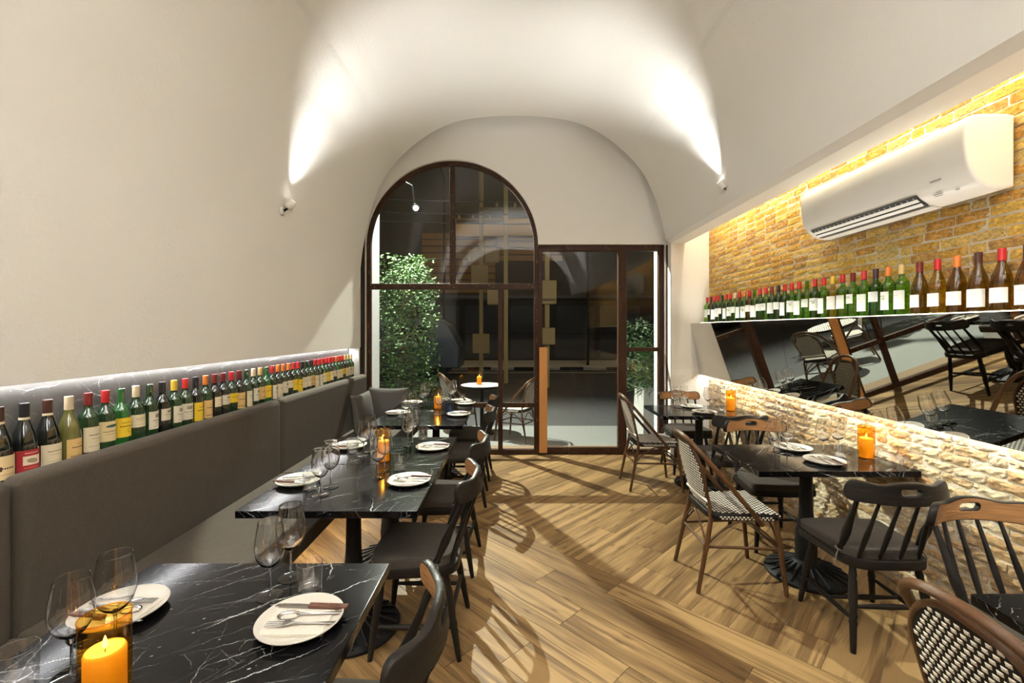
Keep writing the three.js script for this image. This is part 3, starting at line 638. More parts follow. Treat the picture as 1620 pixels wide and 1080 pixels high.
  obj('hoop', tube([[-0.212, 0.415, -0.1], [-0.222, 0.52, -0.01], [-0.222, 0.66, 0.11], [-0.205, 0.78, 0.21], [-0.165, 0.86, 0.275], [-0.09, 0.905, 0.308], [0, 0.918, 0.316], [0.09, 0.905, 0.308], [0.165, 0.86, 0.275], [0.205, 0.78, 0.21], [0.222, 0.66, 0.11], [0.222, 0.52, -0.01], [0.212, 0.415, -0.1]], 0.0145, 72, 10), M.rattan, t);
  const wr = obj('wrapped_rail', rod(V(-0.158, 0.535, 0.2), V(0.158, 0.535, 0.2), 0.012, 0.012, 10), M.whitePlastic, t); wr.userData.label = 'white wrapped cross rail';
  const legs = [[-0.2, -0.185, -0.225, -0.235], [0.2, -0.185, 0.225, -0.235], [-0.165, 0.185, -0.19, 0.275], [0.165, 0.185, 0.19, 0.275]];
  for (const [x, z, fx, fz] of legs) obj('leg', turned(V(fx, 0, fz), V(x, 0.44, z), [[0, 0.013], [0.3, 0.0135], [0.55, 0.0145], [0.57, 0.018], [0.63, 0.018], [0.65, 0.0145], [1, 0.0145]], 10), M.rattan, t);
  const lk = (k, h) => { const [x, z, fx, fz] = legs[k]; const f = h / 0.44; return V(mix(fx, x, f), h, mix(fz, z, f)); };
  for (const [a, b] of [[0, 1], [2, 3], [0, 2], [1, 3]]) {
    const p = lk(a, 0.27), q = lk(b, 0.27);
    obj('stretcher', rod(p, q, 0.009, 0.009, 8), M.rattan, t);
    const m = p.clone().lerp(q, 0.5); m.y = 0.43;
    obj('brace', tube([lk(a, 0.28).toArray(), p.clone().lerp(q, 0.22).setY(0.37).toArray(), m.toArray(), p.clone().lerp(q, 0.78).setY(0.37).toArray(), lk(b, 0.28).toArray()], 0.0065, 20, 6), M.rattan, t);
  }
  return t;
}
const bistro = makeBistro();
[['woven bistro chair in the foreground, cut by the bottom right picture corner', 1.37, 1.1, -H + 0.06], ['black and white woven bistro chair at the middle wall table', 1.375, 2.87, -H], ['black and white woven bistro chair at the far wall table', 1.4, 4.56, -H + 0.03], ['woven bistro chair outside to the right of the round table', 0.03, 6.62, 1.05], ['woven bistro chair outside to the left of the round table', -0.9, 7.28, -H + 0.5]]
  .forEach(([l, x, zf, a], i) => { const c = bistro.clone(); c.name = numbered('bistro_chair'); scene.add(c); c.position.set(x, i > 2 ? -0.04 : 0, -zf); c.rotation.y = a; c.userData = {}; tag(c, l, 'chair', i > 2 ? 'chairs outside' : 'woven chairs at the wall tables'); });

// ================================================================ THINGS ON THE TABLES
const bowlOut = [[0.004, 0.088], [0.012, 0.092], [0.026, 0.102], [0.037, 0.119], [0.0425, 0.14], [0.0435, 0.155], [0.042, 0.175], [0.038, 0.2], [0.0345, 0.222], [0.0335, 0.232]];
const wineBowl = lathe([[0, 0.0905], ...bowlOut.map(([r, y]) => [r - 0.0009, y + (r < 0.03 ? 0.0025 : 0.0)]), [0.0335, 0.2325], ...bowlOut.slice().reverse(), [0, 0.087]].reverse(), 40);
const wineStem = lathe([[0.0, 0.0035], [0.006, 0.0045], [0.0036, 0.012], [0.0031, 0.04], [0.0032, 0.075], [0.0045, 0.085], [0.007, 0.0905], [0.0, 0.0905]], 12);
const wineFoot = lathe([[0, 0], [0.0365, 0], [0.0372, 0.0011], [0.0365, 0.002], [0.02, 0.0032], [0.006, 0.0048], [0, 0.0048]], 32);
function wineGlass(x, zf, label, k = 1) {
  const t = thing('wine_glass', label, 'wine glass', [x, TY, -zf], rnd() * 3, 'wine glasses set on the tables'); t.scale.setScalar(k);
  obj('bowl', wineBowl, M.solidGlass, t); obj('stem', wineStem, M.solidGlass, t); obj('foot', wineFoot, M.solidGlass, t);
}
const tumW = lathe([[0.034, 0.012], [0.0355, 0.03], [0.037, 0.06], [0.0385, 0.092]], 30), tumI = lathe([[0.0, 0.0175], [0.026, 0.0185], [0.0335, 0.03], [0.0355, 0.06], [0.0375, 0.0918]], 30);
const tumB = lathe([[0, 0], [0.03, 0], [0.034, 0.004], [0.0345, 0.0118], [0.03, 0.0165], [0, 0.017]], 30);
for (const g of [tumW, tumB]) { // the moulded lower half is twisted into flats
  const p = g.attributes.position;
  for (let i = 0; i < p.count; i++) { const y = p.getY(i), r = Math.hypot(p.getX(i), p.getZ(i)), a = Math.atan2(p.getZ(i), p.getX(i)); if (r < 0.001) continue; const f = 0.06 * Math.max(0, 1 - y / 0.06) * Math.cos(5 * a + y * 40); p.setX(i, p.getX(i) * (1 + f)); p.setZ(i, p.getZ(i) * (1 + f)); }
  g.computeVertexNormals();
}
const tumR = new THREE.TorusGeometry(0.038, 0.0008, 5, 30); tumR.rotateX(Math.PI / 2); tumR.translate(0, 0.092, 0);
const tumG = merge([tumW, tumI, tumR]);
const tumBlue = lathe([[0, 0.001], [0.03, 0.001], [0.036, 0.006], [0.0375, 0.06], [0.0385, 0.092]], 28);
function tumbler(x, zf, label, blue) {
  const t = thing('tumbler', label, 'glass', [x, TY, -zf], rnd() * 3, 'tumblers set on the tables');
  obj('glass_wall', blue ? tumBlue : tumG, blue ? M.blueGlass : M.glass, t); if (!blue) obj('glass_base', tumB, M.glass, t);
}
const plateG = lathe([[0, 0.002], [0.06, 0.002], [0.064, 0], [0.07, 0.0015], [0.095, 0.008], [0.11, 0.0165], [0.114, 0.0205], [0.1125, 0.0222], [0.109, 0.0205], [0.094, 0.0125], [0.075, 0.0085], [0, 0.0085]], 48);
const napG = [rbox(-0.062, 0.062, 0, 0.0035, -0.085, 0.085, 0.0016), rbox(-0.061, 0.0615, 0.0035, 0.0068, -0.0845, 0.082, 0.0016)];
const napkinG = merge(napG.map(prep));
function flat(shape, th, bev = 0.0006) { const g = extr(shape, th, bev, 10, 1); g.rotateX(Math.PI / 2); g.translate(0, th, 0); return g; }
const bend = (g, f) => { const p = g.attributes.position; for (let i = 0; i < p.count; i++) p.setY(i, p.getY(i) + f(p.getX(i), p.getZ(i))); g.computeVertexNormals(); return g; };
const spoonG = (() => {
  const hd = flat(poly([[-0.0035, -0.012], [0.0035, -0.012], [0.003, 0.03], [0.0055, 0.1], [0.005, 0.112], [-0.005, 0.112], [-0.0055, 0.1], [-0.003, 0.03]]), 0.0022);
  const b = new THREE.SphereGeometry(1, 18, 10, 0, Math.PI * 2, Math.PI * 0.5, Math.PI * 0.5); b.scale(0.0195, 0.008, 0.031); b.translate(0, 0.0085, -0.036);
  const b2 = b.clone(); b2.translate(0, 0.0008, 0);
  return merge([bend(hd, (x, z) => 0.006 + 0.005 * sm(0.03, -0.01, z)), b, b2]);
})();
const forkG = (() => {
  const pts = [[-0.0035, -0.005], [-0.011, -0.02], [-0.0125, -0.035]], parts = [flat(poly([[-0.0035, -0.012], [0.0035, -0.012], [0.003, 0.03], [0.0055, 0.1], [0.005, 0.112], [-0.005, 0.112], [-0.0055, 0.1], [-0.003, 0.03]]), 0.0022), flat(poly([[-0.0035, -0.004], [-0.0115, -0.02], [-0.0125, -0.034], [0.0125, -0.034], [0.0115, -0.02], [0.0035, -0.004]]), 0.0018)];
  for (let k = 0; k < 4; k++) { const x = -0.0105 + k * 0.007; parts.push(flat(poly([[x - 0.0017, -0.033], [x - 0.0011, -0.075], [x, -0.079], [x + 0.0011, -0.075], [x + 0.0017, -0.033]]), 0.0018)); }
  return bend(merge(parts), (x, z) => 0.003 + 0.006 * sm(0.05, -0.01, z) - 0.006 * sm(-0.02, -0.055, z) + 0.004 * sm(-0.055, -0.08, z));
})();
const bladeG = flat(poly([[-0.008, 0.0], [0.007, 0.0], [0.0085, -0.03], [0.007, -0.08], [0.001, -0.112], [-0.004, -0.118], [-0.007, -0.1], [-0.008, -0.04]]), 0.0014, 0.0003);
const knifeHandleG = (() => { const g = rbox(-0.0085, 0.0085, -0.003, 0.008, -0.004, 0.112, 0.0035, 2); return g; })();
const rivetG = (() => merge([0.02, 0.055, 0.09].map(z => { const g = new THREE.CylinderGeometry(0.0022, 0.0022, 0.0008, 8); g.translate(0, 0.0083, z); return g; })))();
// turn: the direction the guest looks (0 = towards -z); glass spots are given in room metres
function setting(x, zf, turn, where, glasses, tum, opt = {}) {
  const local = (lx, lz, y) => { const c = Math.cos(turn), s = Math.sin(turn); return [x + lx * c + lz * s, y, -zf - lx * s + lz * c]; };
  const p = thing('dinner_plate', `round off-white dinner plate at the ${where}`, 'plate', [x, TY, -zf], rnd() * 3, 'dinner plates'); obj('stoneware', plateG, M.stoneware, p);
  const yN = TY + 0.0088;
  const n = thing('napkin', `folded white napkin at the ${where}`, 'napkin', [x, yN, -zf], turn + rr(-0.05, 0.05), 'folded napkins'); n.position.set(...local(-0.005, 0, yN)); obj('folded_cloth', napkinG, M.napkin, n);
  const yC = yN + 0.0072, rot = turn + rr(-0.08, 0.08);
  const k = thing('steak_knife', `wooden-handled steak knife at the ${where}`, 'knife', local(0.05, 0.005, yC + 0.003), rot - 0.06, 'steak knives');
  obj('blade', bladeG, M.steel, k); const kh = obj('handle', knifeHandleG, M.knifeWood, k); obj('rivet', rivetG, M.steel, kh);
  const s = thing('spoon', `steel spoon at the ${where}`, 'spoon', local(0.012, 0.0, yC - 0.004), rot + 0.1, 'spoons'); obj('spoon_metal', spoonG, M.steel, s);
  const f = thing('fork', `steel fork at the ${where}`, 'fork', local(-0.028, 0.0, yC - 0.002), rot + 0.06, 'forks'); obj('fork_metal', forkG, M.steel, f);
  glasses.forEach(([gx, gz], i) => wineGlass(gx, gz, `${(opt.wall ? ['left', 'right'] : ['nearer', 'farther'])[i]} stemmed wine glass at the ${where}`, i ? 1.04 : 1));
  if (tum) tumbler(tum[0], tum[1], opt.blue ? `blue tinted tumbler at the ${where}` : `short clear tumbler at the ${where}`, opt.blue);
}
seed = 31337;
const WR = (i) => `chair side of the ${tWords[i]} bench table`, WL = (i) => `bench side of the ${tWords[i]} bench table`;
// chair side guests look towards -x, bench side guests towards +x
setting(-0.592, 1.244, H, WR(0), [[-0.747, 1.374], [-0.734, 1.476]], [-0.637, 1.4]);
setting(-1.13, 1.29, -H, WL(0), [[-1.045, 1.06], [-1.022, 1.15]], [-1.13, 1.02]);
setting(-0.561, 2.40, H, WR(1), [[-0.749, 2.473], [-0.749, 2.595]], [-0.66, 2.6]);
setting(-1.15, 2.40, -H, WL(1), [[-0.952, 2.209], [-0.949, 2.324]], [-1.033, 2.278]);
setting(-0.559, 3.08, H, WR(2), [[-0.739, 3.13], [-0.735, 3.25]], [-0.675, 3.32]);
setting(-1.141, 3.12, -H, WL(2), [[-0.97, 2.9], [-0.96, 3.0]], [-1.06, 2.95]);
setting(-0.53, 4.29, H, WR(3), [[-0.72, 4.32], [-0.715, 4.43]], [-0.64, 4.42], { blue: true });
setting(-1.13, 4.36, -H, WL(3), [[-0.98, 4.08], [-0.95, 4.2]], [-1.05, 4.14]);
setting(-0.535, 4.93, H, WR(4), [[-0.70, 4.98], [-0.69, 5.09]], [-0.59, 5.08]);
setting(-1.13, 4.98, -H, WL(4), [[-0.96, 4.78], [-0.96, 4.9]], [-1.04, 4.82]);
const QN = (i) => `near side of the ${rWords[i]} wall table`, QF = (i) => `far side of the ${rWords[i]} wall table`;
setting(1.91, 2.76, 0, QN(1), [[2.02, 2.93], [2.13, 2.95]], [2.09, 2.87], { wall: true });
setting(1.905, 3.06, Math.PI, QF(1), [[1.7, 2.935], [1.79, 2.94]], [1.74, 3.0], { wall: true });
setting(1.87, 4.41, 0, QN(2), [[1.98, 4.58], [2.08, 4.6]], [2.08, 4.5], { wall: true });
setting(1.87, 4.73, Math.PI, QF(2), [[1.66, 4.62], [1.75, 4.62]], [1.71, 4.7], { wall: true });
setting(1.9, 1.25, Math.PI, QF(0), [[1.7, 1.09], [1.79, 1.1]], [1.74, 1.17], { wall: true });

// candles in amber glass
const holderG = lathe([[0.0, 0.001], [0.04, 0.001], [0.0445, 0.004], [0.0455, 0.012], [0.0455, 0.2]], 36);
const holderRim = new THREE.TorusGeometry(0.0455, 0.0014, 6, 36); holderRim.rotateX(Math.PI / 2); holderRim.translate(0, 0.2, 0);
const waxG = lathe([[0, 0.004], [0.036, 0.004], [0.037, 0.008], [0.037, 0.122], [0.034, 0.128], [0.026, 0.126], [0.01, 0.12], [0, 0.119]], 28);
const flameG = lathe([[0, 0], [0.0035, 0.003], [0.0052, 0.009], [0.004, 0.017], [0.0015, 0.025], [0, 0.029]], 12);
function candle(x, y, zf, label, power) {
  const t = thing('candle_holder', label, 'candle', [x, y, -zf], 0, 'amber glass candle holders');
  obj('glass_cylinder', holderG, M.amberGlass, t); obj('rim', holderRim, M.amberGlass, t);
  const c = obj('candle', waxG, M.wax, t);
  obj('wick', rod(V(0, 0.118, 0), V(0.001, 0.128, 0), 0.001, 0.001, 5), M.vent, c);
  const f = obj('candle_flame', flameG, M.flame, c); f.position.y = 0.127;
  const L = new THREE.PointLight(lin(1, 0.68, 0.3), power * 0.3, 0, 2); L.position.set(0, 0.14, 0); L.castShadow = true; L.shadow.radius = 0.25; L.name = 'candle_glow'; t.add(L);
}
candle(-0.884, TY, 0.97, 'lit amber glass candle in the foreground at the bottom left', 0.35);
candle(-0.815, TY, 2.80, 'lit amber glass candle on the third bench table', 0.35);
candle(-0.79, TY, 4.66, 'lit amber glass candle on the farthest bench table', 0.35);
candle(2.25, TY, 2.865, 'lit amber glass candle on the middle wall table', 0.3);
candle(2.2, TY, 4.55, 'lit amber glass candle on the far wall table', 0.3);

// ================================================================ BOTTLES
const bordeaux = lathe([[0, 0.004], [0.03, 0.001], [0.036, 0.004], [0.0375, 0.01], [0.0375, 0.185], [0.0355, 0.2], [0.027, 0.214], [0.0175, 0.225], [0.0145, 0.24], [0.0142, 0.285], [0.0148, 0.292], [0.0148, 0.298], [0.011, 0.3], [0, 0.3]], 24);
const burgundy = lathe([[0, 0.004], [0.033, 0.001], [0.0395, 0.005], [0.041, 0.012], [0.041, 0.125], [0.039, 0.15], [0.033, 0.18], [0.024, 0.207], [0.017, 0.228], [0.0145, 0.25], [0.0143, 0.282], [0.015, 0.288], [0.015, 0.295], [0.011, 0.297], [0, 0.297]], 24);
const capG = (h0, h1) => lathe([[0.0155, h0], [0.0153, h1 - 0.004], [0.0158, h1 - 0.003], [0.0158, h1 + 0.0005], [0.014, h1 + 0.002], [0, h1 + 0.002]], 18);
const capB = capG(0.245, 0.3), capU = capG(0.238, 0.297);
const bandG = lathe([[0.0165, 0.232], [0.0158, 0.243]], 18);
function labelG(r, y0, y1, ang) { const g = lathe([[r + 0.0007, y0], [r + 0.0007, y1]], 20, -ang / 2, ang); return g; }
const labB = labelG(0.0375, 0.065, 0.158, 2.5), labBs = labelG(0.0375, 0.095, 0.158, 2.4), labBl = labelG(0.0375, 0.04, 0.15, 2.5), labU = labelG(0.041, 0.03, 0.118, 2.3), labU2 = labelG(0.041, 0.045, 0.115, 2.2);
function paper(bg, draw) { return canvasTex(192, 192, (x, w, h) => { x.fillStyle = bg; x.fillRect(0, 0, w, h); for (let i = 0; i < 300; i++) { x.fillStyle = `rgba(90,70,40,${0.06 * rnd()})`; x.fillRect(rnd() * w, rnd() * h, rnd() * 6, rnd() * 6); } draw(x, w, h); }); }
const dashes = (x, y, w, n, c, th) => { x.fillStyle = c; for (let i = 0; i < n; i++) { const l = w / n; x.fillRect(96 - w / 2 + i * l, y + (i % 3) - 1, l * 0.7, th); } };
seed = 5150;
const papers = {
  cream: paper('#d8cbab', (x) => { dashes(x, 60, 110, 9, '#4a3b2a', 7); dashes(x, 90, 80, 10, '#6b5a44', 4); dashes(x, 150, 120, 14, '#6b5a44', 3); }),
  ivory: paper('#d6ceb9', (x) => { x.fillStyle = '#8b8472'; x.fillRect(60, 30, 72, 40); dashes(x, 96, 120, 8, '#3c342a', 8); dashes(x, 125, 90, 12, '#6b5a44', 4); dashes(x, 160, 110, 12, '#6b5a44', 3); }),
  tan: paper('#c7a56a', (x) => { dashes(x, 46, 60, 6, '#7b5a2c', 5); dashes(x, 76, 120, 7, '#3a2512', 9); dashes(x, 156, 140, 9, '#3a2512', 8); }),
  band: paper('#d3bf90', (x) => { x.fillStyle = '#2f4a40'; x.beginPath(); x.ellipse(105, 46, 56, 13, -0.05, 0, 7); x.fill(); dashes(x, 95, 130, 8, '#4a3b2a', 7); dashes(x, 122, 100, 9, '#6b5a44', 4); }),
  yellow: paper('#d9b62c', (x) => { dashes(x, 46, 90, 6, '#6d5410', 8); dashes(x, 80, 120, 7, '#3c2e0a', 10); x.strokeStyle = '#5d480e'; x.lineWidth = 3; x.beginPath(); x.arc(120, 128, 22, 0, 7); x.stroke(); }),
  red: paper('#8f1f24', (x) => { x.fillStyle = '#d9ccb0'; x.fillRect(40, 50, 112, 76); x.fillStyle = '#8f8468'; x.beginPath(); x.ellipse(96, 92, 36, 20, 0.2, 0, 7); x.fill(); dashes(x, 22, 90, 8, '#d9ccb0', 7); dashes(x, 148, 100, 10, '#d9a05c', 4); }),
  sealed: paper('#cfb587', (x) => { x.fillStyle = '#3c1c16'; x.fillRect(28, 84, 30, 38); dashes(x, 96, 80, 6, '#3c2a1c', 12); dashes(x, 150, 120, 10, '#7a5a38', 4); }),
  white: paper('#e6e4dc', (x) => { dashes(x, 50, 70, 7, '#8d8a80', 5); dashes(x, 80, 100, 9, '#b3b0a4', 4); dashes(x, 150, 110, 12, '#b3b0a4', 3); }),
  crest: paper('#e6e4dc', (x) => { x.fillStyle = '#b05a44'; x.beginPath(); x.arc(40, 60, 14, 0, 7); x.fill(); dashes(x, 90, 100, 8, '#a6a398', 5); }),
  scroll: paper('#e4e2da', (x) => { dashes(x, 40, 120, 6, '#7f7d74', 12); x.fillStyle = '#9fb08a'; x.fillRect(110, 60, 40, 26); dashes(x, 130, 90, 9, '#b3b0a4', 4); }),
};
const paperM = {}; for (const k of Object.keys(papers)) paperM[k] = phy({ map: papers[k], roughness: 1, transmission: ['white', 'crest', 'scroll'].includes(k) ? 0.5 : 0, thickness: 0 });
const capC = { red: [0.42, 0.018, 0.02], darkred: [0.13, 0.014, 0.012], brown: [0.055, 0.02, 0.013], black: [0.014, 0.013, 0.013], cream: [0.62, 0.5, 0.32], yellow: [0.6, 0.4, 0.04], orange: [0.55, 0.16, 0.03], gold: [0.5, 0.36, 0.14], plum: [0.04, 0.015, 0.022] };
const capM = {}; for (const k of Object.keys(capC)) capM[k] = std({ color: lin(...capC[k]), roughness: 0.35, metalness: 0.15 });
const glassM = {
  dark: phy({ color: lin(0.008, 0.009, 0.008), roughness: 0.06, clearcoat: 1, clearcoatRoughness: 0.02 }),
  green: phy({ color: lin(0.012, 0.035, 0.012), roughness: 0.06, clearcoat: 1, clearcoatRoughness: 0.02 }),
  bright: phy({ color: lin(0.015, 0.09, 0.018), roughness: 0.06, clearcoat: 1, clearcoatRoughness: 0.02 }),
  olive: phy({ color: lin(0.09, 0.085, 0.02), roughness: 0.06, clearcoat: 1, clearcoatRoughness: 0.02 }),
  emptyGreen: phy({ color: lin(0.42, 0.68, 0.2), transmission: 1, thickness: 0, roughness: 0, ior: 1.5 }),
  emptyDeep: phy({ color: lin(0.26, 0.44, 0.15), transmission: 1, thickness: 0, roughness: 0, ior: 1.5 }),
  emptyOlive: phy({ color: lin(0.72, 0.62, 0.16), transmission: 1, thickness: 0, roughness: 0, ior: 1.5 }),
  emptyAmber: phy({ color: lin(0.5, 0.38, 0.1), transmission: 1, thickness: 0, roughness: 0, ior: 1.5 }),
};
const glassWord = { dark: 'black', green: 'dark green', bright: 'bright green', olive: 'olive green', emptyGreen: 'empty green', emptyDeep: 'empty deep green', emptyOlive: 'empty olive', emptyAmber: 'empty amber' };
const ord = ['first', 'second', 'third', 'fourth', 'fifth', 'sixth', 'seventh', 'eighth', 'ninth', 'tenth', 'eleventh', 'twelfth', 'thirteenth', 'fourteenth', 'fifteenth', 'sixteenth', 'seventeenth', 'eighteenth', 'nineteenth', 'twentieth'];
const tens = { 20: 'twenty', 30: 'thirty', 40: 'forty' };
const ordinal = (n) => n <= 20 ? ord[n - 1] : n % 10 ? `${tens[n - n % 10]}-${ord[n % 10 - 1]}` : `${tens[n].replace(/y$/, 'ie')}th`;
function bottle(x, y, zf, turn, kind, gl, cap, lab, where, group, small) {
  const t = thing('wine_bottle', `${glassWord[gl]} wine bottle, ${cap ? cap + ' cap' : 'bare neck'}, ${{ band: 'banded tan', sealed: 'sealed tan', crest: 'crested white', scroll: 'printed white' }[lab] ?? lab} label, ${where}`, 'wine bottle', [x, y, -zf], turn, group);
  obj('glass_body', kind ? burgundy : bordeaux, glassM[gl], t);
  if (cap) obj('capsule', kind ? capU : capB, capM[cap], t);
  obj('label', kind ? (small ? labU2 : labU) : [labB, labBs, labBl][small || 0], paperM[lab], t);
  if (kind && cap && gl === 'dark') obj('neck_band', bandG, paperM.cream, t);
}
// label centre at +x is reached by turning the lathe seam: the arc is centred on +z before the turn
const LEFT = [
  [1, 'dark', 'brown', 'sealed'], [1, 'dark', 'black', 'red'], [1, 'dark', 'brown', 'cream'], [1, 'olive', 'cream', 'tan'], [0, 'green', 'darkred', 'cream', 2], [0, 'green', 'red', 'band'], [0, 'bright', null, 'yellow'], [0, 'green', 'cream', 'cream', 1],
  [0, 'green', null, 'ivory'], [0, 'dark', 'black', 'ivory', 1], [0, 'green', 'yellow', 'ivory'], [0, 'green', 'red', 'ivory'], [0, 'dark', 'black', 'yellow', 2], [0, 'green', 'orange', 'tan', 2], [0, 'dark', 'darkred', 'cream', 1], [0, 'dark', 'darkred', 'ivory', 1], [0, 'green', 'red', 'yellow', 1], [0, 'dark', 'darkred', 'tan', 2], [0, 'green', null, 'cream', 2],
  [0, 'green', 'cream', 'ivory'], [0, 'green', 'gold', 'tan'], [0, 'bright', null, 'yellow'], [0, 'green', 'red', 'ivory', 2], [0, 'dark', 'orange', 'cream', 2], [0, 'green', 'orange', 'ivory'], [0, 'dark', 'orange', 'cream', 1], [0, 'green', 'red', 'yellow'], [0, 'green', 'red', 'yellow', 2], [0, 'dark', 'black', 'cream'], [0, 'green', null, 'cream'], [0, 'green', 'black', 'tan'], [0, 'green', 'red', 'cream', 2], [0, 'green', 'red', 'ivory', 2], [0, 'bright', 'red', 'cream'], [0, 'green', 'red', 'yellow'], [0, 'green', 'red', 'cream'], [0, 'green', 'red', 'ivory', 1], [0, 'bright', 'orange', 'cream'], [0, 'green', 'red', 'cream'], [0, 'green', 'red', 'yellow', 1], [0, 'green', 'gold', 'cream'], [0, 'green', 'gold', 'ivory'], [0, 'bright', 'cream', 'cream'],
];
seed = 8080;
let zb = 1.675;
LEFT.forEach(([k, g, c, l, s], i) => { bottle(-1.925, 0.985, zb, H + rr(-0.25, 0.35), k, g, c, l, `${ordinal(i + 1)} from near niche end`, 'bottles in the wall niche', s); zb += k ? 0.0885 : 0.0852 + (i > 8 ? 0.0008 : 0); });
const RIGHT = [
  [1, 'emptyAmber', 'plum', 'white'], [1, 'emptyAmber', 'red', 'white', 1], [1, 'emptyAmber', 'brown', 'white'], [1, 'emptyAmber', 'orange', 'crest', 1], [1, 'emptyOlive', 'red', 'white', 1], [1, 'emptyAmber', 'darkred', 'white', 1],
  [0, 'emptyGreen', 'gold', 'white', 2], [0, 'emptyGreen', 'orange', 'scroll', 2], [0, 'emptyDeep', 'plum', 'white', 1], [0, 'emptyGreen', 'red', 'white', 2], [0, 'emptyGreen', 'darkred', 'scroll', 1], [0, 'emptyGreen', 'red', 'white'], [0, 'emptyOlive', 'yellow', 'white'], [0, 'emptyGreen', 'red', 'white', 2], [0, 'emptyDeep', 'red', 'scroll'], [0, 'emptyGreen', null, 'white', 1], [0, 'emptyGreen', 'red', 'white', 2], [0, 'emptyGreen', 'red', 'scroll'], [0, 'emptyDeep', 'red', 'white', 2], [0, 'emptyDeep', 'plum', 'white', 1],
  [0, 'emptyDeep', 'darkred', 'white'], [0, 'emptyGreen', 'red', 'scroll', 1], [0, 'emptyDeep', 'red', 'white', 1], [0, 'emptyGreen', null, 'white', 2], [0, 'emptyAmber', 'red', 'white', 1], [0, 'emptyGreen', 'orange', 'scroll', 2], [0, 'emptyDeep', 'red', 'white', 2], [0, 'emptyGreen', 'cream', 'white', 1], [0, 'emptyDeep', 'red', 'scroll'], [0, 'emptyGreen', 'red', 'white', 2], [0, 'emptyDeep', null, 'white', 1], [0, 'emptyGreen', 'red', 'white'], [0, 'emptyDeep', 'red', 'white', 2], [0, 'emptyAmber', 'darkred', 'scroll', 1], [0, 'emptyGreen', 'red', 'white'],
];
zb = 1.985;
RIGHT.forEach(([k, g, c, l, s], i) => { bottle(2.275, 1.652, zb, -H + rr(-0.4, 0.2), k, g, c, l, `${ordinal(i + 1)} from near ledge end`, 'bottles on the ledge over the mirror', s); zb += (k ? 0.106 : 0.0945) + (i === 5 ? 0.01 : 0); });

// ================================================================ AIR CONDITIONER
{
  const z0 = -3.31, z1 = -2.1;                       // far end, near end
  const t = thing('air_conditioner', 'white wall-mounted air conditioner on the brick wall', 'air conditioner', [XR - 0.012, 2.225, (z0 + z1) / 2]);
  const hl = (z1 - z0) / 2;
  // section in (depth, height); depth grows into the room
  const sec = [[0, 0.02], [0, 0.355], [0.03, 0.362], [0.16, 0.362], [0.205, 0.352], [0.226, 0.325], [0.236, 0.27], [0.234, 0.2], [0.222, 0.13], [0.198, 0.075], [0.168, 0.042], [0.12, 0.016], [0.06, 0.004]];
  const smooth = new THREE.CatmullRomCurve3(sec.slice(3).map(([a, b]) => V(-a, b, 0))).getPoints(40).map(p => [p.x, p.y]);
  const pts = [[0, 0.02], [0, 0.355], [-0.03, 0.362], ...smooth];
  let g = extr(poly(pts), 2 * hl - 0.03, 0.015, 6, 4); g.translate(0, 0, -hl + 0.015); g = toCreasedNormals(g, 0.5);
  obj('body', g, M.whitePlastic, t);
  const at = (d, h, off) => [-(d), h, off];
  // air outlet: a dark opening with blades along the lower curve
  const ol0 = -hl + 0.06, ol1 = hl - 0.3;
  const strip = (d0, h0, d1, h1, th, a, b) => { const n = V(-(h1 - h0), 0, 0); const g2 = new THREE.BoxGeometry(Math.hypot(d1 - d0, h1 - h0), th, b - a); g2.rotateZ(Math.atan2(h1 - h0, -(d1 - d0))); g2.translate(-(d0 + d1) / 2, (h0 + h1) / 2, (a + b) / 2); return g2; };
  obj('air_outlet', strip(0.196, 0.064, 0.13, 0.011, 0.006, ol0, ol1), M.vent, t);
  for (const [d, h] of [[0.176, 0.038], [0.152, 0.018]]) obj('louvre', strip(d + 0.008, h + 0.008, d - 0.008, h - 0.005, 0.003, ol0 + 0.01, ol1 - 0.01), M.whitePlastic, t);
  obj('guide_vanes', Array.from({ length: 22 }, (_, i) => { const z = ol0 + 0.03 + i * (ol1 - ol0 - 0.06) / 21; return strip(0.19, 0.058, 0.178, 0.047, 0.004, z, z + 0.004); }), M.whitePlastic, t);
  obj('flap', strip(0.118, 0.008, 0.062, 0.0, 0.006, ol0, ol1), M.whitePlastic, t);
  const marks = std({ color: lin(0.3, 0.29, 0.27), roughness: 0.6 });
  obj('printed_marks', [strip(0.178, 0.046, 0.172, 0.041, 0.0006, hl - 0.22, hl - 0.17), strip(0.168, 0.038, 0.164, 0.035, 0.0006, hl - 0.22, hl - 0.18), strip(0.172, 0.041, 0.166, 0.036, 0.0006, hl - 0.11, hl - 0.09), strip(0.214, 0.108, 0.211, 0.1, 0.0006, hl - 0.2, hl - 0.14)].map(q => { q.translate(-0.003, -0.0035, 0); return q; }), marks, t);
  obj('panel_seam', strip(0.226, 0.148, 0.2245, 0.144, 0.001, -hl + 0.02, hl - 0.02), marks, t);
}

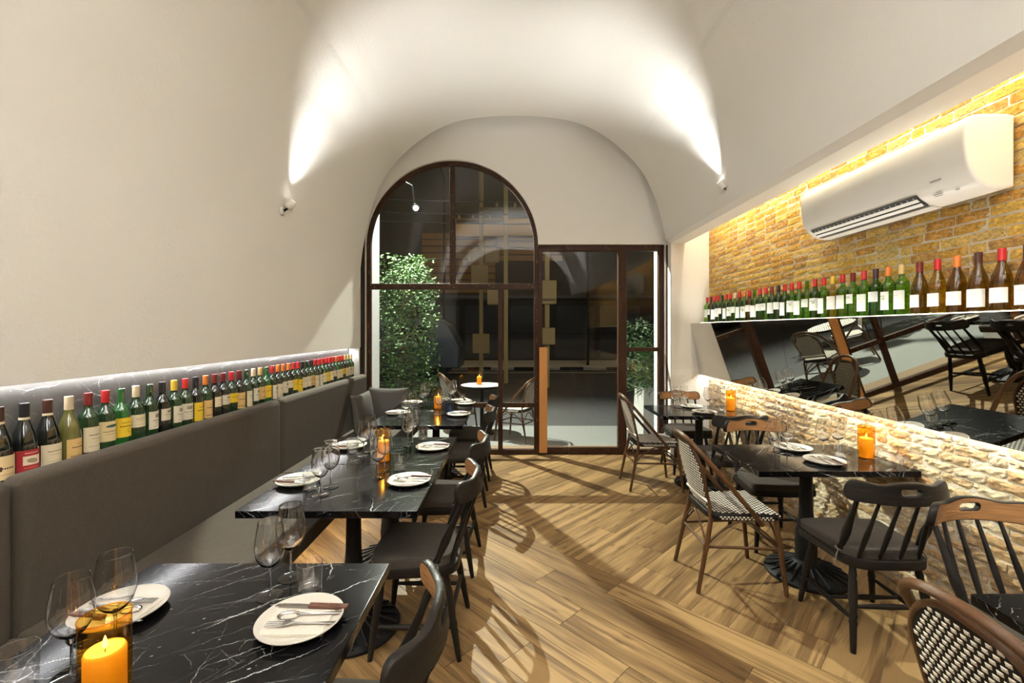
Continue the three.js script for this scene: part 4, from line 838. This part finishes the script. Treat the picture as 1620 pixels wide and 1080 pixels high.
// ================================================================ WALL SPOTLIGHTS
function spot(x, y, zf, side, target, label, power) {
  // side: +1 on the left wall looking right, -1 on the right side of the vault
  const t = thing('wall_spotlight', label, 'spotlight', [x, y, -zf], 0, 'white wall spotlights');
  obj('mount', turned(V(0, 0, 0), V(side * 0.045, 0, 0), [[0, 0.036], [0.8, 0.036], [1, 0.03]], 20), M.lampWhite, t);
  const head = V(side * 0.092, 0.048, 0.0), d = V(...target).sub(V(x, y, -zf).add(head)).normalize();
  obj('knuckle', rod(V(side * 0.04, 0, 0), V(side * 0.085, 0.028, 0), 0.009, 0.009, 10), M.iron, t);
  const a = head.clone().addScaledVector(d, -0.035), b = head.clone().addScaledVector(d, 0.035);
  const h = obj('lamp_head', turned(a, b, [[0, 0.024], [0.05, 0.033], [1, 0.033]], 20), M.lampWhite, t);
  const c = new THREE.CylinderGeometry(0.027, 0.027, 0.002, 20); c.applyQuaternion(new THREE.Quaternion().setFromUnitVectors(V(0, 1, 0), d)); c.translate(...b.clone().addScaledVector(d, 0.001).toArray());
  obj('lamp_lens', c, M.spotFace, t);
  const L = new THREE.SpotLight(lin(1, 0.99, 0.96), power, 0, 0.75, 1, 2); L.name = 'spot_beam';
  L.position.copy(b).addScaledVector(d, 0.006); L.castShadow = true; L.shadow.radius = 1;
  L.target.position.copy(L.position).add(d); t.add(L); t.add(L.target); L.target.name = 'spot_aim';
}
spot(-1.868, 2.515, 3.56, 1, [-0.9, 4.1, -4.0], 'white wall spotlight on the left wall pointing up at the vault', 9);
spot(1.885, 2.77, 3.86, -1, [0.95, 4.12, -4.15], 'white wall spotlight on the right of the vault pointing up', 9);
for (const [zf, n] of [[0.5, 'above the viewer'], [-2.2, 'behind the viewer']]) {
  spot(-1.868, 2.515, zf, 1, [-0.95, 4.1, -zf], `white wall spotlight on the left wall ${n}`, 150);
  spot(1.885, 2.77, zf, -1, [1.0, 4.12, -zf], `white wall spotlight on the right of the vault ${n}`, 150);
}

// ================================================================ OUTSIDE
const GY = -0.04;
struct('floor_outside', [box(-4.2, 4.5, GY - 0.14, GY, -7.55, -6.12), box(-4.2, -1.0, GY - 0.14, GY, -8.7, -7.55), box(-1.835, 1.912, GY - 0.1, GY, -6.12, -5.80)], M.paving, 'pale concrete pavement outside the window');
struct('road', box(-30, 30, -0.4, -0.185, -19.5, -7.55), M.asphalt, 'dark asphalt street at night');
struct('far_pavement', box(-30, 30, -0.4, -0.04, -24, -19.5), M.concrete, 'pavement on the far side of the street');
{
  const k = thing('painted_kerb', 'black and white painted kerb across the street', 'kerb');
  const wm = std({ color: lin(0.55, 0.54, 0.5), roughness: 0.9 }), bm = std({ color: lin(0.02, 0.02, 0.02), roughness: 0.9 });
  for (let i = 0; i < 26; i++) { const x = -13 + i * 1.0; obj('kerb_block', rbox(x + 0.01, x + 0.99, -0.16, -0.03, -19.52, -19.4, 0.01), i % 2 ? bm : wm, k); }
  const l = thing('road_line', 'white painted line along the far side of the street', 'road line'); obj('paint', box(-30, 30, -0.16, -0.157, -18.3, -18.15), wm, l);
}
// floodlight that shines in from the street side
{
  const p = V(-1.64, 3.61, -7.5), d = V(0.35, 0.3, -3.6).sub(p).normalize();
  const t = thing('floodlight', 'bright white floodlight outside behind the arched window', 'floodlight', p.toArray());
  obj('lamp_head', turned(d.clone().multiplyScalar(-0.09), d.clone().multiplyScalar(-0.012), [[0, 0.03], [0.5, 0.06], [1, 0.075]], 20), M.iron, t);
  obj('lamp_bulb', new THREE.SphereGeometry(0.04, 16, 12), std({ color: 0x000000, emissive: lin(0.95, 1, 0.95), emissiveIntensity: 160 }), t);
  obj('lamp_arm', [rod(d.clone().multiplyScalar(-0.08), V(-0.05, 0.35, 0.06), 0.012), rod(V(-0.05, 0.35, 0.06), V(-0.25, 0.2, 1.42), 0.012)], M.iron, t);
  const L = new THREE.SpotLight(lin(0.95, 1, 0.84), 260, 0, 1.15, 0.3, 2); L.name = 'flood_beam'; L.castShadow = true; L.shadow.radius = 1;
  L.target.position.copy(d); L.target.name = 'flood_aim'; t.add(L); t.add(L.target);
}
// round café table
{
  const t = thing('cafe_table', 'round cafe table with patterned top outside the window', 'table', [-0.5, GY, -7.0]);
  obj('tabletop', lathe([[0, 0.725], [0.33, 0.725], [0.335, 0.735], [0.335, 0.752], [0.33, 0.758], [0, 0.758]], 40), M.weaveBlack, t);
  const wv = obj('top_weave', weave((u, v) => ({ p: V((u - 0.5) * 0.66, 0.7582, (v - 0.5) * 0.66), n: V(0, 1, 0), du: V(1, 0, 0), dv: V(0, 0, 1) }), 20, 26, (u, v) => Math.hypot(u - 0.5, v - 0.5) < 0.48, 0.036, 0.028), M.weaveWhite, t); wv.userData.kind = 'stuff';
  obj('column', lathe([[0, 0.02], [0.03, 0.02], [0.028, 0.72], [0.1, 0.726], [0, 0.727]], 16), M.iron, t);
  obj('base', lathe([[0, 0], [0.2, 0], [0.2, 0.012], [0.05, 0.03], [0.03, 0.05], [0, 0.05]], 28), M.iron, t);
  candle(-0.54, GY + 0.7585, 7.0, 'lit amber glass candle on the round table outside', 0.3);
}
// leafy plants
const leafMs = [[0.045, 0.11, 0.022], [0.08, 0.17, 0.03], [0.028, 0.07, 0.018]].map(c => phy({ color: lin(...c), roughness: 0.6, transmission: 0.25, thickness: 0 }));
function leafGeo(l, w) {
  const g = new THREE.BufferGeometry();
  g.setAttribute('position', new THREE.Float32BufferAttribute([0, 0, 0, w / 2, 0.004, l * 0.5, 0, -0.004, l * 0.5, 0, 0, 0, 0, -0.004, l * 0.5, -w / 2, 0.004, l * 0.5, 0, -0.004, l * 0.5, w / 2, 0.004, l * 0.5, 0, 0, l, 0, -0.004, l * 0.5, 0, 0, l, -w / 2, 0.004, l * 0.5], 3));
  g.computeVertexNormals(); return g;
}
function foliage(n, pt, l, w) {
  const out = [], e = new THREE.Euler(), m = new THREE.Matrix4(), q = new THREE.Quaternion();
  for (let i = 0; i < n; i++) { const g = leafGeo(l * rr(0.7, 1.3), w * rr(0.8, 1.2)); e.set(rr(-1.2, 1.0), rr(0, 6.28), rr(-0.6, 0.6)); m.compose(pt(), q.setFromEuler(e), V(1, 1, 1)); g.applyMatrix4(m); out.push(g); }
  return out;
}
seed = 2024;
{
  const t = thing('tall_shrub', 'tall leafy green shrub outside the arched window', 'shrub', [-1.9, GY, -8.05]);
  obj('trunk', [0, 1, 2, 3, 4].map(i => tube([[rr(-0.1, 0.1), 0, rr(-0.1, 0.1)], [rr(-0.2, 0.2), 0.9, rr(-0.15, 0.15)], [rr(-0.28, 0.28), 1.8, rr(-0.2, 0.2)], [rr(-0.3, 0.3), 2.5, rr(-0.2, 0.2)]], 0.012, 14, 5)), std({ color: lin(0.08, 0.05, 0.03), roughness: 0.9 }), t);
  for (let k = 0; k < 3; k++) {
    const fo = obj('foliage', foliage(k === 1 ? 1500 : 1700, () => {
      const a = rr(0, 6.28), top = 2.6 + 0.5 * vnoise(a * 1.1, 3, 8), y = rr(0.1, 1) ** 0.85 * top, bump = 0.7 + 0.5 * vnoise(y * 3.3, a * 1.3, 5), tip = y > top - 0.4 ? Math.sqrt(rnd()) : 1, r = Math.sqrt(rr(0.2, 1)) * 0.53 * bump * tip;
      return V(Math.cos(a) * r, y, Math.sin(a) * r * 0.8);
    }, 0.065, 0.034), leafMs[k], t); fo.userData.kind = 'stuff';
  }
}
{
  const t = thing('concrete_planter', 'tapered concrete planter with grassy plant outside the door', 'planter', [1.93, GY, -6.55], 0.3);
  const g = lathe([[0, 0], [0.2, 0], [0.2, 0.02], [0.165, 0.78], [0.15, 0.78], [0.15, 0.74], [0, 0.74]], 4); g.rotateY(Math.PI / 4); obj('pot', toCreasedNormals(g, 0.3), M.concrete, t);
  const fo = obj('foliage', foliage(320, () => V(rr(-0.12, 0.12), 0.74 + Math.pow(rnd(), 1.6) * 0.75, rr(-0.12, 0.12)), 0.16, 0.02), leafMs[0], t); fo.userData.kind = 'stuff';
  const t2 = thing('garden_bush', 'dark bush outside the right edge of the door', 'bush', [2.0, GY, -7.15]);
  obj('stem', rod(V(0, 0, 0), V(0.05, 1.2, 0), 0.02, 0.012), std({ color: lin(0.08, 0.05, 0.03), roughness: 0.9 }), t2);
  const f2 = obj('foliage', foliage(900, () => { const y = rr(0.7, 1.75), a = rr(0, 6.28), r = Math.sqrt(rnd()) * 0.32; return V(Math.cos(a) * r, y, Math.sin(a) * r); }, 0.08, 0.04), leafMs[2], t2); f2.userData.kind = 'stuff';
}
// the far side of the street
{
  const brown = std({ color: lin(0.16, 0.1, 0.05), roughness: 0.9 }), darkWall = std({ color: lin(0.05, 0.048, 0.045), roughness: 0.9 }), beige = std({ color: lin(0.4, 0.27, 0.12), roughness: 0.8 }), slate = std({ color: lin(0.06, 0.065, 0.075), roughness: 0.7 });
  const b = thing('shop_house', 'dark timber shop house across the street', 'building', [0, -0.04, -24]);
  obj('wall', box(-22, 22, 0, 11, -0.6, 0), darkWall, b);
  const sid = std({ color: lin(0.2, 0.125, 0.055), roughness: 0.9 });
  for (let i = 0; i < 9; i++) obj('siding_board', box(-4.9, -1.0, 3.6 + i * 0.36, 3.9 + i * 0.36, 0, 0.06 + 0.03 * (i % 2)), sid, b);
  for (let i = 0; i < 4; i++) obj('siding_board', box(-0.9, 2.6, 5.3 + i * 0.36, 5.6 + i * 0.36, 0, 0.06), sid, b);
  obj('awning', box(-6, 8, 3.2, 3.35, 0, 1.6), slate, b);
  obj('fascia', box(-3.4, 1.4, 6.6, 7.5, 0, 0.3), beige, b);
  for (const x of [-5, -2.6, -0.2, 2.2, 4.6]) { const w = obj('shutter', box(x, x + 2.1, 0.1, 2.9, 0, 0.08), slate, b); obj('shutter_rail', box(x, x + 2.1, 1.4, 1.46, 0.08, 0.12), darkWall, w); }
  const pole = (x, zf, label) => { const t = thing('utility_pole', label, 'pole', [x, -0.16, -zf]); const m = std({ color: lin(0.42, 0.3, 0.13), roughness: 0.9 }); obj('shaft', rbox(-0.07, 0.07, 0, 8.2, -0.07, 0.07, 0.015), m, t); obj('crossarm', rbox(-0.9, 0.9, 5.6, 5.72, -0.06, 0.06, 0.01), brown, t); for (const s of [-0.8, -0.3, 0.3, 0.8]) obj('insulator', lathe([[0, 5.72], [0.04, 5.72], [0.05, 5.8], [0.02, 5.88], [0, 5.88]], 8), m, t).position.x = s; return t; };
  const p1 = pole(-0.26, 14.6, 'yellowish utility pole across the street left of the door handle'); obj('cabinet', rbox(-0.6, -0.1, 2.55, 3.1, -0.12, 0.12, 0.02), beige, p1);
  const p2 = pole(-1.18, 16.2, 'utility pole with signs across the street behind the round table');
  for (const [x, y, w, h] of [[-0.45, 4.2, 0.42, 0.42], [0.15, 4.15, 0.5, 0.5], [-0.35, 3.3, 0.6, 0.75], [-0.3, 0.9, 0.6, 0.7]]) obj('sign_board', rbox(x, x + w, y, y + h, 0.08, 0.12, 0.01), beige, p2);
  const p3 = pole(1.0, 13.5, 'dark utility pole with beige meter boxes seen through the door');
  const mb = obj('meter_box', rbox(-0.2, 0.26, 2.5, 3.2, 0.07, 0.3, 0.02), beige, p3); obj('meter_label', box(-0.16, 0.22, 2.58, 2.66, 0.3, 0.303), brown, mb);
  obj('meter_box', rbox(-0.16, 0.22, 1.3, 1.8, 0.07, 0.26, 0.02), beige, p3);
  for (const [k, y] of [[0, 5.74], [1, 5.3], [2, 5.0]]) { const c = thing('overhead_cable', ['top overhead cable strung across the street', 'middle overhead cable strung across the street', 'lowest overhead cable strung across the street'][k], 'cable', [0, 0, 0], 0, 'overhead cables'); const z = k ? -14.51 : -14.6; obj('wire', tube([[-12, y + 0.5, z], [-0.26, y, z], [12, y + 0.5, z]], 0.02, 30, 5), std({ color: lin(0.1, 0.1, 0.1), roughness: 0.6 }), c); }
  const van = thing('parked_van', 'dark van parked across the street', 'van', [-4.3, -0.16, -17.2]);
  { const s = poly([[-2.3, 0.35], [2.3, 0.35], [2.32, 1.1], [1.9, 1.9], [1.5, 2.15], [-2.2, 2.15], [-2.3, 1.9]]); const g = extr(s, 1.7, 0.06, 8, 3); g.translate(0, 0, -0.85); obj('body', g, std({ color: lin(0.1, 0.12, 0.15), roughness: 0.35, metalness: 0.3 }), van);
    obj('window_glass', [box(-1.9, -0.5, 1.3, 1.9, 0.9, 0.925), box(-0.4, 1.2, 1.3, 1.9, 0.9, 0.925)], std({ color: lin(0.01, 0.012, 0.015), roughness: 0.1 }), van);
    for (const x of [-1.5, 1.5]) { const w = new THREE.CylinderGeometry(0.34, 0.34, 1.75, 24); w.rotateX(H); w.translate(x, 0.34, 0); obj('wheel', w, M.vent, van); } }
  // street lamps light the far side
  for (const [x, l] of [[-3.2, 'warm street lamp above the far pavement, left'], [3.4, 'warm street lamp above the far pavement, right']]) {
    const t = thing('street_lamp', l, 'street lamp', [x, -0.04, -20.6]);
    obj('post', rod(V(0, 0, 0), V(0, 8.6, 0), 0.06, 0.045), M.iron, t);
    obj('lamp_arm', rod(V(0, 8.6, 0), V(0, 8.8, 2.2), 0.03), M.iron, t);
    obj('lamp_bulb', new THREE.SphereGeometry(0.12, 14, 10), std({ color: 0x000000, emissive: lin(1, 0.75, 0.38), emissiveIntensity: 8 }), t).position.set(0, 8.7, 2.2);
    const L = new THREE.PointLight(lin(1, 0.75, 0.4), 22, 0, 2); L.position.set(0, 8.7, 2.2); L.castShadow = true; L.shadow.radius = 5; L.name = 'street_glow'; t.add(L);
  }
}
renderer.render(scene, camera);
